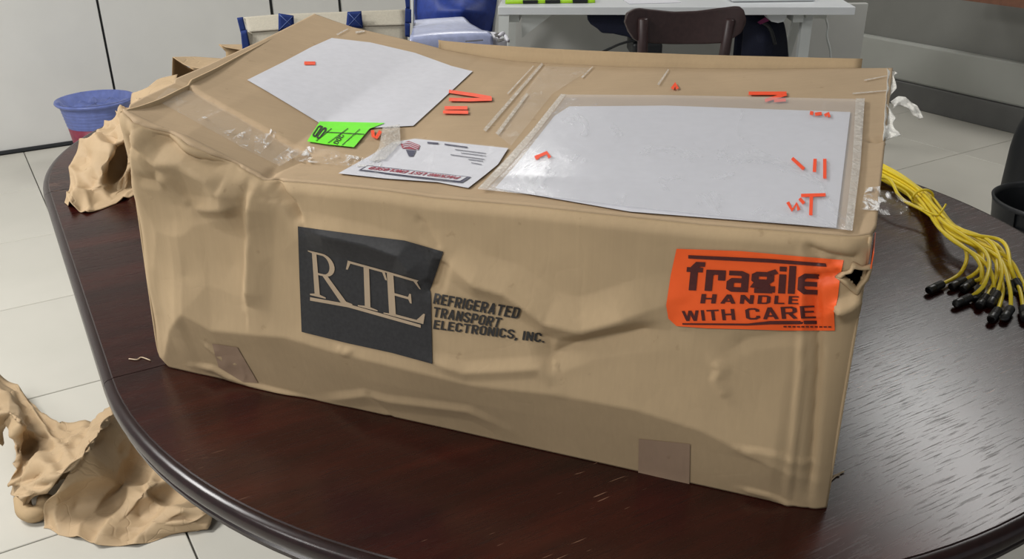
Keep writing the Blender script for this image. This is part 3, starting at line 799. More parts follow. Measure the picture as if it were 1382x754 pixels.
# brown paper patches and the fragile sticker
decal('paper_patch', 'front', [[(863, 590), (932, 597), (931, 653), (862, 642)]], M['patch'], bx, .0003, 12, label='darker brown square patch at the bottom edge')
decal('paper_patch', 'front', [[(288, 462), (322, 467), (350, 515), (330, 514), (297, 494)]], M['patch'], bx, .0003, 12, label='darker torn patch near the left corner')
fr = decal('fragile_label', 'front', [[(914, 334), (1000, 337), (1090, 345), (1139, 349), (1134, 372), (1131, 400), (1126, 420), (1127, 444), (1060, 444), (1000, 442), (955, 441), (914, 438), (903, 428), (900, 410), (906, 370)]],
           M['orange'], bx, .0006, 8, label='fluorescent orange fragile sticker')
FQ = [(909, 441), (1128, 446), (1139, 348), (914, 332)]
words('fragile', [(925, 389.5), (1105, 395.5), (1107, 358), (929, 350.5)], mat='maroon', parent=fr, bold=.165, off=.0014, space=.06, L=6)
words('HANDLE', [(946, 407), (1078, 408), (1079, 397), (948, 394)], mat='maroon', parent=fr, bold=.15, off=.0014, space=.16, L=6)
words('WITH CARE', [(923, 431), (1102, 427), (1100, 409.5), (921, 417)], mat='maroon', parent=fr, bold=.135, off=.0014, space=.10, L=6)
decal('printed_rule', 'front', [[(930, 342), (1040, 347), (1115, 353), (1116, 357.5), (1040, 352), (930, 346.5)]], M['maroon'], fr, .0014, 9)
decal('printed_rule', 'front', [[(922, 433.5), (1010, 434), (1040, 430.5), (1103, 430), (1103, 434.5), (1040, 435), (1010, 436.5), (922, 435.5)]], M['maroon'], fr, .0014, 9)
for q in range(11):
    x = 1058+q*6
    decal('fine_print', 'front', [[(x, 437.3+.03*q), (x+4.3, 437.3+.03*q), (x+4.3, 439+.03*q), (x, 439+.03*q)]], M['maroon'], fr, .0014, 9)
# second orange sticker, just past the right corner
p0 = bw(np.array(BL+.0025), np.array(.006), np.array(.255)); v_ = [bw(np.array(BL+.004), np.array(a), np.array(b)) for a, b in ((.004, .238), (.05, .238), (.05, .258), (.004, .258))]
v_ = [bw(np.array(a), np.array(b), np.array(c)) for a, b, c in ((BL+.0035, .004, .243), (BL+.0035, .05, .243), (BL+.0035, .05, .257), (BL+.0035, .004, .257))]
mk('orange_label', v_, [(0, 1, 2, 3)], M['orange'], bx, smooth=False, solid=.0008)
# crumpled card around the hole
ring = []
for k, (x, y) in enumerate(holepx):
    cx_, cy_ = 1155, 372; r = []
    for fr_, dv in ((1.0, .003), (1.22+.12*((k*5) % 3-1), -.0035), (1.55+.15*(k % 2), -.0002)):
        X, Y = cx_+(x-cx_)*fr_, cy_+(y-cy_)*fr_; X = min(X, 1178-max(0, Y-350)*.2); u, w_ = front_hit(X, Y)
        r.append(bw(np.array(u), np.array(float(FV(u, w_))+dv-.002), np.array(w_)))
    ring.append(r)
ring.append(ring[0])
sheet('torn_rim', ring, M['card'], bx, sub=3, crump=.007, seed=8, f0=60, thick=.0015, label='crushed torn cardboard around the corner hole')
# dark hollow: inner corner liner
# ---- paper, pouches and tape on the lid
pa = decal('document_sheet', 'top', [[(334, 111), (360, 126), (400, 150), (436, 172), (500, 176), (558, 173), (609, 126), (638, 99), (610, 92), (560, 74), (500, 60), (448, 54), (421, 66), (380, 88)]],
           M['white'], bx, .0008, 14, label='plain white sheet stuck at the left of the lid')
gl = decal('green_label', 'top', [[(415, 195), (420, 187), (432, 168), (520, 170), (499, 178), (478, 203), (440, 199)]], M['green'], bx, .0016, 9, label='small lime green handling label')
words('OD', [(431, 193), (421, 188), (431, 173), (443, 178)], mat='inktext', panel='top', parent=gl, bold=.15, off=.0022)
words('DOC', [(450, 198), (459, 185), (465, 187.5), (456, 200)], mat='inktext', panel='top', parent=gl, bold=.15, off=.0022)
for a, b in (((427, 195), (448, 178)), ((443, 198), (470, 178)), ((462, 201), (486, 179)), ((440, 183), (492, 186))):
    dx, dy = b[0]-a[0], b[1]-a[1]; l = math.hypot(dx, dy); nx, ny = -dy/l*.45, dx/l*.45
    decal('printed_rule', 'top', [[(a[0]-nx, a[1]-ny), (b[0]-nx, b[1]-ny), (b[0]+nx, b[1]+ny), (a[0]+nx, a[1]+ny)]], M['inktext'], gl, .0022, 14)
# packing-list envelope
pk = decal('packing_envelope', 'top', [[(457, 238), (500, 214), (530, 196), (560, 191), (620, 197), (686, 204), (672, 226), (655, 240), (632, 258), (590, 250), (520, 245)]], M['white'], bx, .0012, 8, label='white packing list envelope with red and blue emblem')
decal('clear_film', 'top', [[(459, 237), (500, 213), (531, 195), (560, 190), (688, 204), (655, 241), (632, 259), (590, 251), (520, 246)]], M['thinfilm'], pk, .0022, 8)
decal('emblem', 'top', [[(541, 199), (552, 195), (567, 201), (565, 207), (552, 206), (543, 205)]], M['crimson'], pk, .0020, 6)
decal('emblem', 'top', [[(548, 207), (562, 208), (558, 216), (552, 216)]], M['darkblue'], pk, .0020, 6)
for k in range(3):
    decal('emblem_stripe', 'top', [[(543+k, 198.5+2.4*k), (553, 197+2.4*k), (566-k, 202.5+2.2*k), (566-k, 203.2+2.2*k), (553, 198+2.4*k), (543+k, 199.5+2.4*k)]], M['white'], pk, .0024, 6)
decal('printed_band', 'top', [[(484, 235), (496, 228), (636, 244), (624, 252), (560, 245)]], M['darkblue'], pk, .0020, 8)
decal('printed_band', 'top', [[(489, 234.4), (498, 229.6), (630, 244.6), (621, 250), (560, 243.6)]], M['white'], pk, .0024, 8)
words('PACKING LIST ENCLOSED', [(623, 244.9), (503, 231), (496, 234.4), (616, 248.2)], mat='crimson', panel='top', parent=pk, bold=.17, off=.0030)
for k, (a, b) in enumerate([((614, 206), (656, 211.5)), ((622, 210.5), (656, 215)), ((608, 213), (654, 219.5)), ((632, 219.5), (652, 222)), ((636, 224), (650, 226.5))]):
    decal('text_line', 'top', [[a, b, (b[0], b[1]+1.1), (a[0], a[1]+1.1)]], M['greyink'], pk, .0020, 14)
decal('text_line', 'top', [[(577, 196.2), (592, 197.4), (592, 199.6), (577, 198.4)]], M['darkblue'], pk, .0020, 8)
decal('text_line', 'top', [[(600, 198.5), (631, 202.8), (631, 204.6), (600, 200.3)]], M['darkblue'], pk, .0020, 8)
# large clear pouch with its sheet
ps = decal('pouch_sheet', 'top', [[(690, 262), (668, 258), (700, 222), (748, 160), (768, 147), (900, 146), (1147, 155), (1138, 230), (1128, 312), (1050, 306), (850, 290)]], M['white'], bx, .0010, 16, label='plain white sheet inside the large clear pouch')
po = decal('document_pouch', 'top', [[(645, 262), (680, 225), (720, 180), (757, 133), (900, 134), (1040, 137), (1166, 140), (1160, 230), (1149, 319), (1050, 308), (850, 286), (740, 272)]], M['pouch'], bx, .0030, 12, label='large clear plastic document pouch on the lid')
decal('welded_edge', 'top', [[(1154, 140), (1166, 140), (1160, 230), (1149, 319), (1139, 318), (1149, 230)]], M['tapew'], po, .0040, 14)
decal('welded_edge', 'top', [[(645, 262), (680, 225), (720, 180), (757, 133), (764, 134), (728, 182), (690, 228), (657, 262)]], M['tapew'], po, .0040, 14)
# red digital overlay strokes, added as flat print on the lid
def stroke(panel, pts, wpx, parent=None):
    P_ = [np.array(p, float) for p in pts]; Lf, Rt = [], []
    for i, p in enumerate(P_):
        d = P_[min(i+1, len(P_)-1)]-P_[max(i-1, 0)]; d /= (np.linalg.norm(d)+1e-9); n = np.array([-d[1], d[0]])*wpx/2
        Lf.append(p+n); Rt.append(p-n)
    polys = [[tuple(Lf[i]), tuple(Lf[i+1]), tuple(Rt[i+1]), tuple(Rt[i])] for i in range(len(P_)-1)]
    return decal('overlay_stroke', panel, polys, M['red'], parent or bx, .0036 if min(p[0] for p in pts) > 700 and min(p[1] for p in pts) > 145 else .0016, 9, label='red digital overlay stroke laid flat on the lid')
for pts in ([(411, 89), (426, 89)], [(606, 127), (640, 132), (663, 136)], [(606, 138), (635, 138.5), (664, 137.5)], [(600, 149.5), (631, 149.5)], [(598, 155), (632, 155.5)],
            [(503, 180), (504, 188), (508, 190), (514, 181)], [(907, 124), (911, 117), (914, 124)], [(1010, 130), (1061, 130)], [(1061, 131), (1032, 140)], [(1044, 140), (1060, 139)],
            [(1095, 157), (1094, 162)], [(1099, 161), (1108, 160)], [(1112, 163), (1117, 160), (1118, 165)], [(723, 217), (726, 222)], [(722, 220), (738, 213), (742, 220)],
            [(1068, 221), (1084, 236)], [(1098, 240), (1099, 222)], [(1112, 249), (1112, 222)], [(1062, 281), (1068, 292), (1074, 283), (1077, 292)], [(1078, 276), (1084, 283)],
            [(1093, 299), (1094, 272)], [(1080, 272), (1113, 271)]):
    stroke('top', pts, 4.6)
# tape on the lid
tk = dict(parent=bx)
decal('clear_tape_strip', 'top', [[(228, 122), (258, 126), (305, 152), (365, 187), (408, 210), (378, 228), (330, 204), (265, 168), (210, 138)]], M['tape'], bx, .0009, 12, label='clear packing tape over the left lid edge')
for poly in ([(265, 166), (298, 151), (303, 153), (270, 168)], [(300, 182), (318, 178), (309, 188)], [(314, 191), (338, 175), (341, 180), (334, 205), (325, 203)], [(344, 188), (370, 182), (374, 188), (352, 212), (344, 208)], [(368, 220), (392, 203), (412, 207), (380, 228)]):
    decal('tape_wrinkle', 'top', [poly], M['tapeglint'], bx, .0016, 6, label='shiny wrinkle in the clear tape')
decal('clear_tape_strip', 'top', [[(392, 206), (440, 208), (500, 219), (520, 222), (512, 232), (460, 228), (400, 222)]], M['tapeglint'], bx, .0020, 8, label='wrinkled clear tape below the green label')
decal('clear_tape_strip', 'top', [[(517, 178), (540, 174), (541, 200), (520, 222), (498, 224), (512, 206)]], M['tapew'], bx, .0036, 8, label='whitish strip of tape beside the packing envelope')
def tapeline(a, b, wpx, mat='tapew'):
    dx, dy = b[0]-a[0], b[1]-a[1]; l = math.hypot(dx, dy); nx, ny = -dy/l*wpx/2, dx/l*wpx/2
    decal('tape_edge', 'top', [[(a[0]-nx, a[1]-ny), (b[0]-nx*.7, b[1]-ny*.7), (b[0]+nx*.7, b[1]+ny*.7), (a[0]+nx, a[1]+ny)]], M[mat], bx, .0012, 9, label='whitened tape edge running across the lid')
tapeline((654, 180), (732, 89), 5); tapeline((671, 185), (712, 130), 5); tapeline((685, 130), (720, 92), 2)
tapeline((785, 108), (800, 93), 2.2); tapeline((888, 118), (902, 97), 3); tapeline((1166, 112), (1196, 106), 1.5); tapeline((1150, 130), (1196, 126), 2)
tapeline((455, 50), (470, 42), 2.2); tapeline((480, 47), (492, 45), 3)
decal('clear_tape_strip', 'top', [[(668, 183), (735, 92), (800, 94), (745, 130), (690, 200)]], M['tape'], bx, .0007, 12, label='clear tape strip crossing the lid')
decal('clear_tape_strip', 'top', [[(1168, 258), (1187, 256), (1186, 289), (1160, 288)]], M['tapeglint'], bx, .0012, 8, label='clear tape at the right lid edge')
# loose tape tab over the cables
q = [plb(1186, 256, 0, BL+.004), plb(1186, 289, 0, BL+.004)]
P0 = bw(*[np.array(c) for c in plb(1187, 256, 2, .285)]); P1 = bw(*[np.array(c) for c in plb(1186, 290, 2, .272)])
def depthpt(x, y, dist): 
    d = ray(x, y); d = d/np.linalg.norm(d); return CAM+d*dist
dd = np.linalg.norm(P0-CAM)
rows = [[depthpt(1185, 257, dd), depthpt(1185, 273, dd-.02), depthpt(1185, 289, dd-.04)],
        [depthpt(1200, 257, dd+.004), depthpt(1201, 274, dd-.016), depthpt(1200, 290, dd-.034)],
        [depthpt(1214, 262, dd+.02), depthpt(1215, 276, dd+.0), depthpt(1213, 290, dd-.02)],
        [depthpt(1222, 268, dd+.03), depthpt(1229, 273, dd+.01), depthpt(1222, 286, dd-.01)]]
sheet('loose_tape_tab', rows, M['tapeglint'], bx, sub=6, crump=.005, seed=12, f0=70, thick=0, label='clear tape tab sticking out over the yellow cables')
# torn, frayed tape along the right rear edge
def fray(pts, name, seed, wide, lab):
    rr_ = random.Random(seed); rows = []
    for i, (x, y, dx) in enumerate(pts):
        u, v = top_hit(min(x, 1199), y); b0 = bw(np.array(BL), np.array(v), np.array(float(TW(BL, v))+.003))
        dist = np.linalg.norm(b0-CAM)
        rows.append([depthpt(x, y, dist-.010), depthpt(x+dx*.35, y+rr_.uniform(-1, 1), dist+rr_.uniform(-.004, .006)), depthpt(x+dx*.7, y+rr_.uniform(-1, 1), dist+rr_.uniform(-.004, .006)), depthpt(x+dx, y+rr_.uniform(-2, 2), dist+rr_.uniform(-.006, .004))])
    return sheet(name, rows, M['torn'], bx, sub=5, crump=.006, seed=seed, f0=120, thick=.0004, label=lab)
fray([(1197, 92, 5), (1198, 97, 13), (1198, 104, 8), (1197, 110, 12), (1197, 120, 13), (1196, 128, 6), (1196, 135, 4), (1195, 142, 3), (1194, 150, 10), (1194, 158, 15), (1193, 166, 12), (1193, 174, 14), (1192, 182, 24), (1192, 190, 2)], 'torn_tape', 5, 1, 'frayed torn tape along the right edge of the lid')
rows = [[(1202, 137), (1205, 143), (1203, 148)], [(1212, 130), (1214, 137), (1213, 142)], [(1222, 131), (1225, 139), (1226, 146)], [(1230, 138), (1234, 147), (1232, 155)], [(1238, 143), (1240, 152), (1238, 158)], [(1246, 157), (1246, 159), (1240, 161)]]
u, v = top_hit(1195, 140); dist = np.linalg.norm(bw(np.array(BL), np.array(v), np.array(float(TW(BL, v))))-CAM)
rows = [[depthpt(x, y, dist+.003*((i+j) % 2)) for j, (x, y) in enumerate(r)] for i, r in enumerate(rows)]
sheet('torn_tape', rows, M['torn'], bx, sub=5, crump=.006, seed=15, f0=110, thick=.0004, label='dangling shred of torn tape')

# ================================================================== YELLOW CABLES
ZC = ZT
cab = [  # start offset across the bundle, mid points, end (pixels on the table), connector tip
    dict(s=0, m=[(1262, 300), (1302, 335), (1298, 366)], e=(1272, 383), t=(1246, 395)),
    dict(s=1, m=[(1270, 303), (1322, 335), (1322, 362)], e=(1302, 378), t=(1277, 390)),
    dict(s=2, m=[(1268, 308), (1315, 345), (1325, 372)], e=(1313, 380), t=(1297, 392)),
    dict(s=3, m=[(1274, 300), (1330, 340), (1330, 380)], e=(1310, 401), t=(1284, 412)),
    dict(s=4, m=[(1276, 306), (1318, 335), (1326, 365)], e=(1324, 388), t=(1316, 404)),
    dict(s=5, m=[(1280, 300), (1335, 332), (1345, 370)], e=(1331, 400), t=(1319, 415)),
    dict(s=6, m=[(1272, 312), (1325, 350), (1340, 375)], e=(1341, 392), t=(1339, 410)),
    dict(s=7, m=[(1284, 304), (1335, 325), (1352, 362)], e=(1346, 395), t=(1336, 410)),
    dict(s=8, m=[(1278, 312), (1335, 342), (1353, 385)], e=(1347, 418), t=(1333, 437)),
    dict(s=9, m=[(1290, 306), (1345, 330), (1360, 360)], e=(1363, 382), t=(1362, 404)),
    dict(s=10, m=[(1284, 316), (1345, 345), (1362, 385)], e=(1364, 416), t=(1352, 434)),
    dict(s=11, m=[(1294, 310), (1352, 325), (1364, 360)], e=(1370, 378), t=(1379, 390)),
    dict(s=12, m=[(1290, 318), (1352, 350), (1374, 385)], e=(1381, 415), t=(1386, 440)),
    dict(s=13, m=[(1296, 314), (1356, 345), (1376, 372)], e=(1388, 402), t=(1398, 420)),
]
cl_labels = ['yellow cable whose black connector lies farthest left', 'yellow cable curling back left, its connector second from the left', 'yellow cable with connector tucked just right of the two leftmost ones',
             'yellow cable with a connector lying flat in the lower left of the fan', 'yellow cable ending upright in the crowded middle of the fan', 'yellow cable with its connector pointing down-left below the middle ones',
             'yellow cable hanging straight into a dark connector at mid fan', 'yellow cable ending at the centre right pair of connectors', 'yellow cable with the lowest connector, nearest the viewer',
             'yellow cable ending high at the right of the fan', 'yellow cable with the second lowest connector', 'yellow cable arching over the top to the connector at upper right',
             'yellow cable leaving the picture at the right edge', 'yellow cable running past the right edge behind the others']
bundle_a = at(1240, 293, ZT); bundle_dir = None
rr_ = random.Random(3)
for i, cfg in enumerate(cab):
    a = i*2.4; ro = .0042*sqrt(i+.3)
    def off(P_, dvec, sc=1.):
        side = np.cross(dvec, [0, 0, 1]); side /= np.linalg.norm(side)
        return P_+side*ro*cos(a)*sc+np.array([0, 0, 1.])*(.0145+ro*sin(a)*.78)
    S0 = at(1150, 222, ZT); S1 = at(1196, 246, ZT); S2 = at(1228, 266, ZT); S3 = at(1248, 283, ZT)
    pts = [off(S0, S1-S0, 1.6), off(S1, S2-S1, 1.4), off(S2, S3-S2, .85), off(S3, S3-S2, 1.0)]
    lift = [.024, .020, .013]
    for j, q in enumerate(cfg['m']): pts.append(at(q[0], q[1], ZT+lift[j]+(i % 4)*.006-.004*(j == 2)))
    E = at(*cfg['e'], ZT+.0066+(.004 if i in (4, 7, 11) else 0)); Tt = at(*cfg['t'], ZT+.0064)
    pts.append(E); dirn = (Tt-E)/np.linalg.norm(Tt-E); pts.append(E+dirn*.006)
    base = np.array([*(Tt)[:2], ZT])
    ro_ = root('yellow_cable', base, cl_labels[i], 'cable', 'yellow cables with black connectors')
    cp = catmull(pts, 8)
    v_, f_ = tubev(cp, .0027, 10); mk('cable', v_, f_, M['yellow'], ro_)
    Ln = .034 if np.linalg.norm(Tt-E) > .02 else .03
    prof_ = [(.0045, 0)]
    for k in range(9): prof_ += [(.0064, .002+k*.0019), (.0064, .0031+k*.0019), (.0056, .0033+k*.0019)]
    prof_ += [(.0060, .021), (.0060, .031), (.0052, .033), (.0046, .033)]
    end = E+dirn*.033; pp = [E+dirn*z*(Ln/.033) for r, z in prof_]
    v_, f_ = tubev(pp, [r*.93 for r, z in prof_], 14); co = mk('connector', v_, f_, M['blackrib'], ro_, label='ribbed black rubber connector')
# one cable loops up beside the box
lo_ = root('yellow_cable', at(1205, 250, ZT), 'yellow cable looping up against the box edge above the bundle', 'cable', 'yellow cables with black connectors')
pts = [at(1165, 225, ZT+.02), at(1188, 238, ZT+.035), at(1197, 240, ZT+.045), at(1205, 248, ZT+.042), at(1212, 262, ZT+.034), at(1224, 273, ZT+.028), at(1246, 284, ZT+.024), at(1275, 305, ZT+.02)]
v_, f_ = tubev(catmull(pts, 8), .0027, 10); mk('cable', v_, f_, M['yellow'], lo_)
zt = root('cable_tie', at(1243, 280, ZT), 'small yellow cable tie holding the cable bundle, its tail sticking up', 'cable tie')
tc_ = at(1243, 280, ZT)+np.array([0, 0, .017]); dv_ = at(1255, 290, ZT)-at(1235, 275, ZT); dv_ /= np.linalg.norm(dv_); sd_ = np.cross(dv_, [0, 0, 1])
ringp = [tc_+sd_*cos(t)*.0175+np.array([0, 0, 1])*sin(t)*.0145+dv_*0 for t in np.linspace(0, 2*pi, 33)]
v_, f_ = tubev(ringp, .0022, 8); mk('tie_loop', v_, f_, M['yellow'], zt)
v_, f_ = tubev(catmull([at(1246, 283, ZT+.036), at(1264, 290, ZT+.042), at(1270, 286, ZT+.050), at(1277, 275, ZT+.062)], 5), .0016, 6); mk('tie_tail', v_, f_, M['yellow'], zt)

# ================================================================== KRAFT PAPER
# behind the box on the table
kp = root('kraft_paper', at(130, 262, ZT), 'crumpled brown kraft paper on the table end behind the box, hanging to the left', 'paper')
R_ = [
 [at(85, 270, ZT+.006), at(100, 281, ZT+.006), at(118, 284, ZT+.006), at(143, 276, ZT+.006), at(177, 262, ZT+.006), at(215, 240, ZT+.006)],
 [atY(92, 245, 1.60), atY(108, 255, 1.56), atY(128, 262, 1.55), atY(150, 262, 1.54), atY(178, 245, 1.60), atY(220, 225, 1.66)],
 [atY(98, 222, 1.66), atY(116, 232, 1.60), atY(138, 236, 1.57), atY(155, 240, 1.62), atY(180, 222, 1.57), atY(220, 205, 1.66)],
 [atY(110, 198, 1.70), atY(126, 203, 1.64), atY(150, 206, 1.60), atY(160, 215, 1.66), atY(180, 200, 1.60), atY(222, 185, 1.68)],
 [atY(124, 180, 1.74), atY(140, 186, 1.70), atY(155, 190, 1.66), atY(168, 186, 1.62), atY(185, 180, 1.66), atY(224, 165, 1.72)],
 [atY(140, 167, 1.78), atY(152, 165, 1.74), atY(165, 162, 1.72), atY(178, 160, 1.70), atY(190, 155, 1.72), atY(226, 145, 1.76)],
 [atY(158, 155, 1.82), atY(164, 151, 1.80), atY(172, 148, 1.79), atY(182, 140, 1.78), atY(200, 135, 1.80), atY(228, 130, 1.82)],
 [atY(158, 160, 1.90), atY(168, 158, 1.90), atY(178, 155, 1.90), atY(190, 150, 1.90), atY(205, 145, 1.90), atY(230, 140, 1.90)],
]
sheet('crumpled_sheet', R_, M['kpaper'], kp, sub=13, crump=.060, seed=2, f0=9, thick=.0012, zmin=ZT, facet=.65, cell=.055)
R_ = [[atY(176, 140, 2.02), atY(200, 130, 2.0), atY(240, 125, 1.98)], [atY(178, 126, 2.04), atY(205, 118, 2.02), atY(240, 112, 2.0)],
      [atY(184, 129, 2.06), atY(208, 112, 2.06), atY(238, 107, 2.04)], [atY(196, 126, 2.10), atY(214, 108, 2.10), atY(240, 100, 2.08)], [at(200, 150, ZT+.005), at(220, 145, ZT+.005), at(240, 140, ZT+.005)]]
o = sheet('crumpled_edge', R_, M['kpaper'], kp, sub=8, crump=.018, seed=7, f0=20, thick=.0012, zmin=ZT)
# open paper bag tops rising behind the lid
pb = root('paper_bag', atY(262, 150, 2.15)*np.array([1, 1, 0])+np.array([0, 0, ZT]), 'open brown paper bag end rising behind the left edge of the lid', 'paper bag')
Y0 = 2.10
R_ = [[atY(232, 150, Y0), atY(255, 152, Y0-.02), atY(300, 150, Y0)], [atY(232, 112, Y0), atY(255, 114, Y0+.05), atY(300, 112, Y0+.1)], [atY(233, 77, Y0), atY(262, 95, Y0+.10), atY(300, 104, Y0+.16)]]
sheet('bag_inside', R_, M['kpaperin'], pb, sub=8, crump=.006, seed=9, f0=10, thick=.001)
R_ = [[atY(233, 77, Y0), atY(250, 88, Y0-.02), atY(268, 92.5, Y0-.03), atY(288, 90, Y0-.02), atY(312, 84, Y0)], [atY(250, 76.5, Y0+.05), atY(262, 80, Y0+.04), atY(278, 82, Y0+.04), atY(292, 83, Y0+.04), atY(315, 82, Y0+.05)],
      [atY(262, 76.5, Y0+.09), atY(272, 77, Y0+.09), atY(284, 78, Y0+.09), atY(298, 79, Y0+.09), atY(318, 81, Y0+.09)]]
sheet('bag_flap', R_, M['kpaper'], pb, sub=8, crump=.004, seed=10, f0=20, thick=.001)
R_ = [[at(236, 140, ZT+.002), at(300, 140, ZT+.002)], [atY(262, 76.5, Y0+.092), atY(318, 81, Y0+.095)]]
sheet('bag_back', R_, M['kpaper'], pb, sub=8, crump=.004, seed=11, f0=20, thick=.001)
pb = root('paper_bag', atY(310, 100, 2.5)*np.array([1, 1, 0])+np.array([0, 0, ZT]), 'small curled brown paper bag corner in front of the canvas bag', 'paper bag')
Y1 = 2.30
R_ = [[atY(304, 105, Y1), atY(330, 108, Y1)], [atY(305, 72, Y1), atY(330, 74, Y1)], [atY(303, 68, Y1), atY(330, 70.5, Y1)], [atY(299, 64, Y1), atY(330, 69, Y1)], [atY(295, 60, Y1+.02), atY(330, 68, Y1+.02)]]
sheet('bag_side', R_, M['kpaperin'], pb, sub=6, crump=.005, seed=12, f0=14, thick=.001)
R_ = [[atY(296, 59.6, Y1), atY(305, 64, Y1-.02), atY(330, 68.5, Y1-.02)], [atY(300, 60, Y1+.03), atY(312, 61, Y1+.03), atY(330, 63, Y1+.03)], [atY(304, 60, Y1+.06), atY(316, 60, Y1+.06), atY(332, 60, Y1+.06)]]
sheet('bag_flap', R_, M['kpaper'], pb, sub=6, crump=.003, seed=13, f0=20, thick=.001)
# on the floor
kf = root('kraft_paper', at(120, 680, 0), 'large crumpled sheet of brown kraft paper on the tiles under the table edge', 'paper')
R_ = [
 [at(155, 551, .10), at(137, 578, .13), at(112, 612, .15), at(82, 652, .11), at(54, 690, .04), at(52, 717, .004)],
 [at(185, 575, .05), at(163, 600, .07), at(140, 634, .09), at(112, 662, .07), at(80, 695, .03), at(80, 722, .004)],
 [at(212, 600, .05), at(190, 622, .02), at(168, 652, .02), at(140, 680, .02), at(112, 708, .010), at(110, 727, .004)],
 [at(240, 620, .04), at(215, 645, .05), at(190, 664, .06), at(165, 692, .03), at(140, 718, .02), at(135, 736, .004)],
 [at(268, 640, .02), at(248, 655, .02), at(215, 680, .025), at(190, 703, .018), at(165, 725, .012), at(160, 736, .004)],
 [at(300, 655, .02), at(275, 668, .03), at(245, 690, .05), at(215, 708, .02), at(195, 722, .015), at(195, 733, .004)],
 [at(320, 668, .004), at(300, 675, .01), at(290, 690, .02), at(286, 702, .018), at(282, 712, .01), at(272, 717, .004)],
]
sheet('crumpled_sheet', R_, M['kpaper'], kf, sub=15, crump=.055, seed=5, f0=7, thick=.0012, zmin=.0, facet=.9, cell=.08)
kf2 = root('kraft_paper', at(50, 640, 0), 'twisted crumpled strip of kraft paper on the tiles at the far left', 'paper')
R_ = [
 [at(-12, 500, .06), at(-12, 530, .12), at(-10, 560, .16), at(-8, 600, .05)],
 [at(8, 517, .04), at(14, 535, .10), at(12, 556, .16), at(4, 575, .06)],
 [at(38, 537, .04), at(36, 556, .05), at(28, 570, .15), at(18, 585, .08)],
 [at(80, 570, .05), at(66, 585, .07), at(44, 598, .05), at(22, 622, .08)],
 [at(130, 570, .05), at(92, 600, .09), at(56, 620, .11), at(12, 655, .04)],
 [at(154, 552, .13), at(112, 614, .155), at(68, 645, .13), at(10, 665, .012)],
 [at(140, 572, .11), at(108, 622, .13), at(74, 655, .11), at(28, 672, .06)],
 [at(130, 590, .06), at(96, 640, .07), at(60, 668, .04), at(32, 694, .012)],
]
sheet('crumpled_sheet', R_, M['kpaper'], kf2, sub=13, crump=.045, seed=6, f0=8, thick=.0012, zmin=.0, facet=.9, cell=.07)
v_, f_ = tubev(catmull([at(30, 672, .03), at(33, 688, .022), at(44, 694, .02), at(58, 688, .02), at(62, 672, .03)], 5), .018, 10)
mk('rolled_corner', v_, f_, M['kpaperin'], kf2)

# ================================================================== BIN
bc = at(133, 185, 0); bc = np.array([bc[0]+.10, bc[1]-.02, 0])
rimc = at(122, 134, .30)
bc = np.array([rimc[0]+.02, rimc[1], 0.])
bin_ = root('waste_bin', bc, 'blue plastic waste bin with red lower part standing against the white wall panels', 'bin')
v_, f_ = lathev(bc, [(.105, .004), (.112, .012), (.126, .10), (.136, .188)], 40, True); mk('lower_body', v_, f_, M['redpl'], bin_)
pf = [(.1365, .188)]
for k in range(6): pf += [(.1370+.0026*k, .192+.015*k), (.1395+.0026*k, .196+.015*k), (.1395+.0026*k, .202+.015*k)]
pf += [(.155, .285), (.168, .290), (.173, .297), (.170, .305), (.160, .304), (.150, .27), (.135, .20)]
v_, f_ = lathev(bc, pf, 48); mk('upper_body', v_, f_, M['bluepl'], bin_)
V = []; rs = random.Random(4)
for k, (r, z) in enumerate([(.166, .306), (.150, .300), (.12, .27), (.08, .285), (.04, .27), (.004, .275)]):
    for j in range(40):
        a = 2*pi*j/40; V.append(bc+np.array([r*cos(a), r*sin(a), z+(0 if k == 0 else rs.uniform(-.012, .012))]))
mk('bin_liner', V, gridfaces(6, 40, True), M['bluepl'], bin_, label='crinkled translucent blue liner')

# ================================================================== CANVAS BAG, BLUE BAG, WRAPPED PACKET (on the far end of the table)
cb = root('canvas_bag', atY(440, 120, 2.22)*np.array([1, 1, 0])+np.array([0, 0, ZT]), 'cream canvas tote bag with blue webbing straps behind the box', 'bag')
YB = 2.16
def strip(top, bot, Ya, Yb, n): return [[atY(x, y, Ya) for x, y in top], [atY(x, y, Yb) for x, y in bot]]
R_ = [[atY(x, y, YB-.02) for x, y in ((345, 130), (400, 130), (470, 130), (552, 128))],
      [atY(x, y, YB-.035) for x, y in ((345, 90), (400, 88), (470, 85), (550, 84))],
      [atY(x, y, YB-.02) for x, y in ((336, 46), (378, 42), (455, 38), (549, 35.5))],
      [atY(x, y, YB) for x, y in ((329, 25), (378, 21), (455, 17.5), (546, 14))]]
sheet('front_wall', R_, M['canvas'], cb, sub=8, crump=.004, seed=14, f0=10, thick=.002)
R_ = [[atY(x, y, YB-.024) for x, y in ((337, 43.5), (378, 40.5), (455, 36), (549, 34))], [atY(x, y, YB-.004) for x, y in ((329, 23.5), (378, 19.5), (455, 16.5), (546, 13))]]
sheet('hem_band', R_, M['canvas'], cb, sub=10, crump=.002, seed=15, f0=10, thick=.003)
R_ = [[atY(x, y, YB+.10) for x, y in ((338, 125), (400, 125), (552, 125))], [atY(x, y, YB+.12) for x, y in ((334, 24), (430, 18.5), (549, 13))]]
sheet('back_wall', R_, M['canvas'], cb, sub=8, crump=.004, seed=16, f0=10, thick=.002)
def strapq(name, quad, Y_, mat='strap', th=.004, par=cb):
    R_ = [[atY(*quad[0], Y_), atY(*quad[1], Y_)], [atY(*quad[3], Y_), atY(*quad[2], Y_)]]
    return sheet(name, R_, M[mat], par, sub=5, crump=.0008, seed=3, thick=th)
s1 = strapq('strap', [(376, 42), (397, 37), (396, 21), (376, 18)], YB-.03)
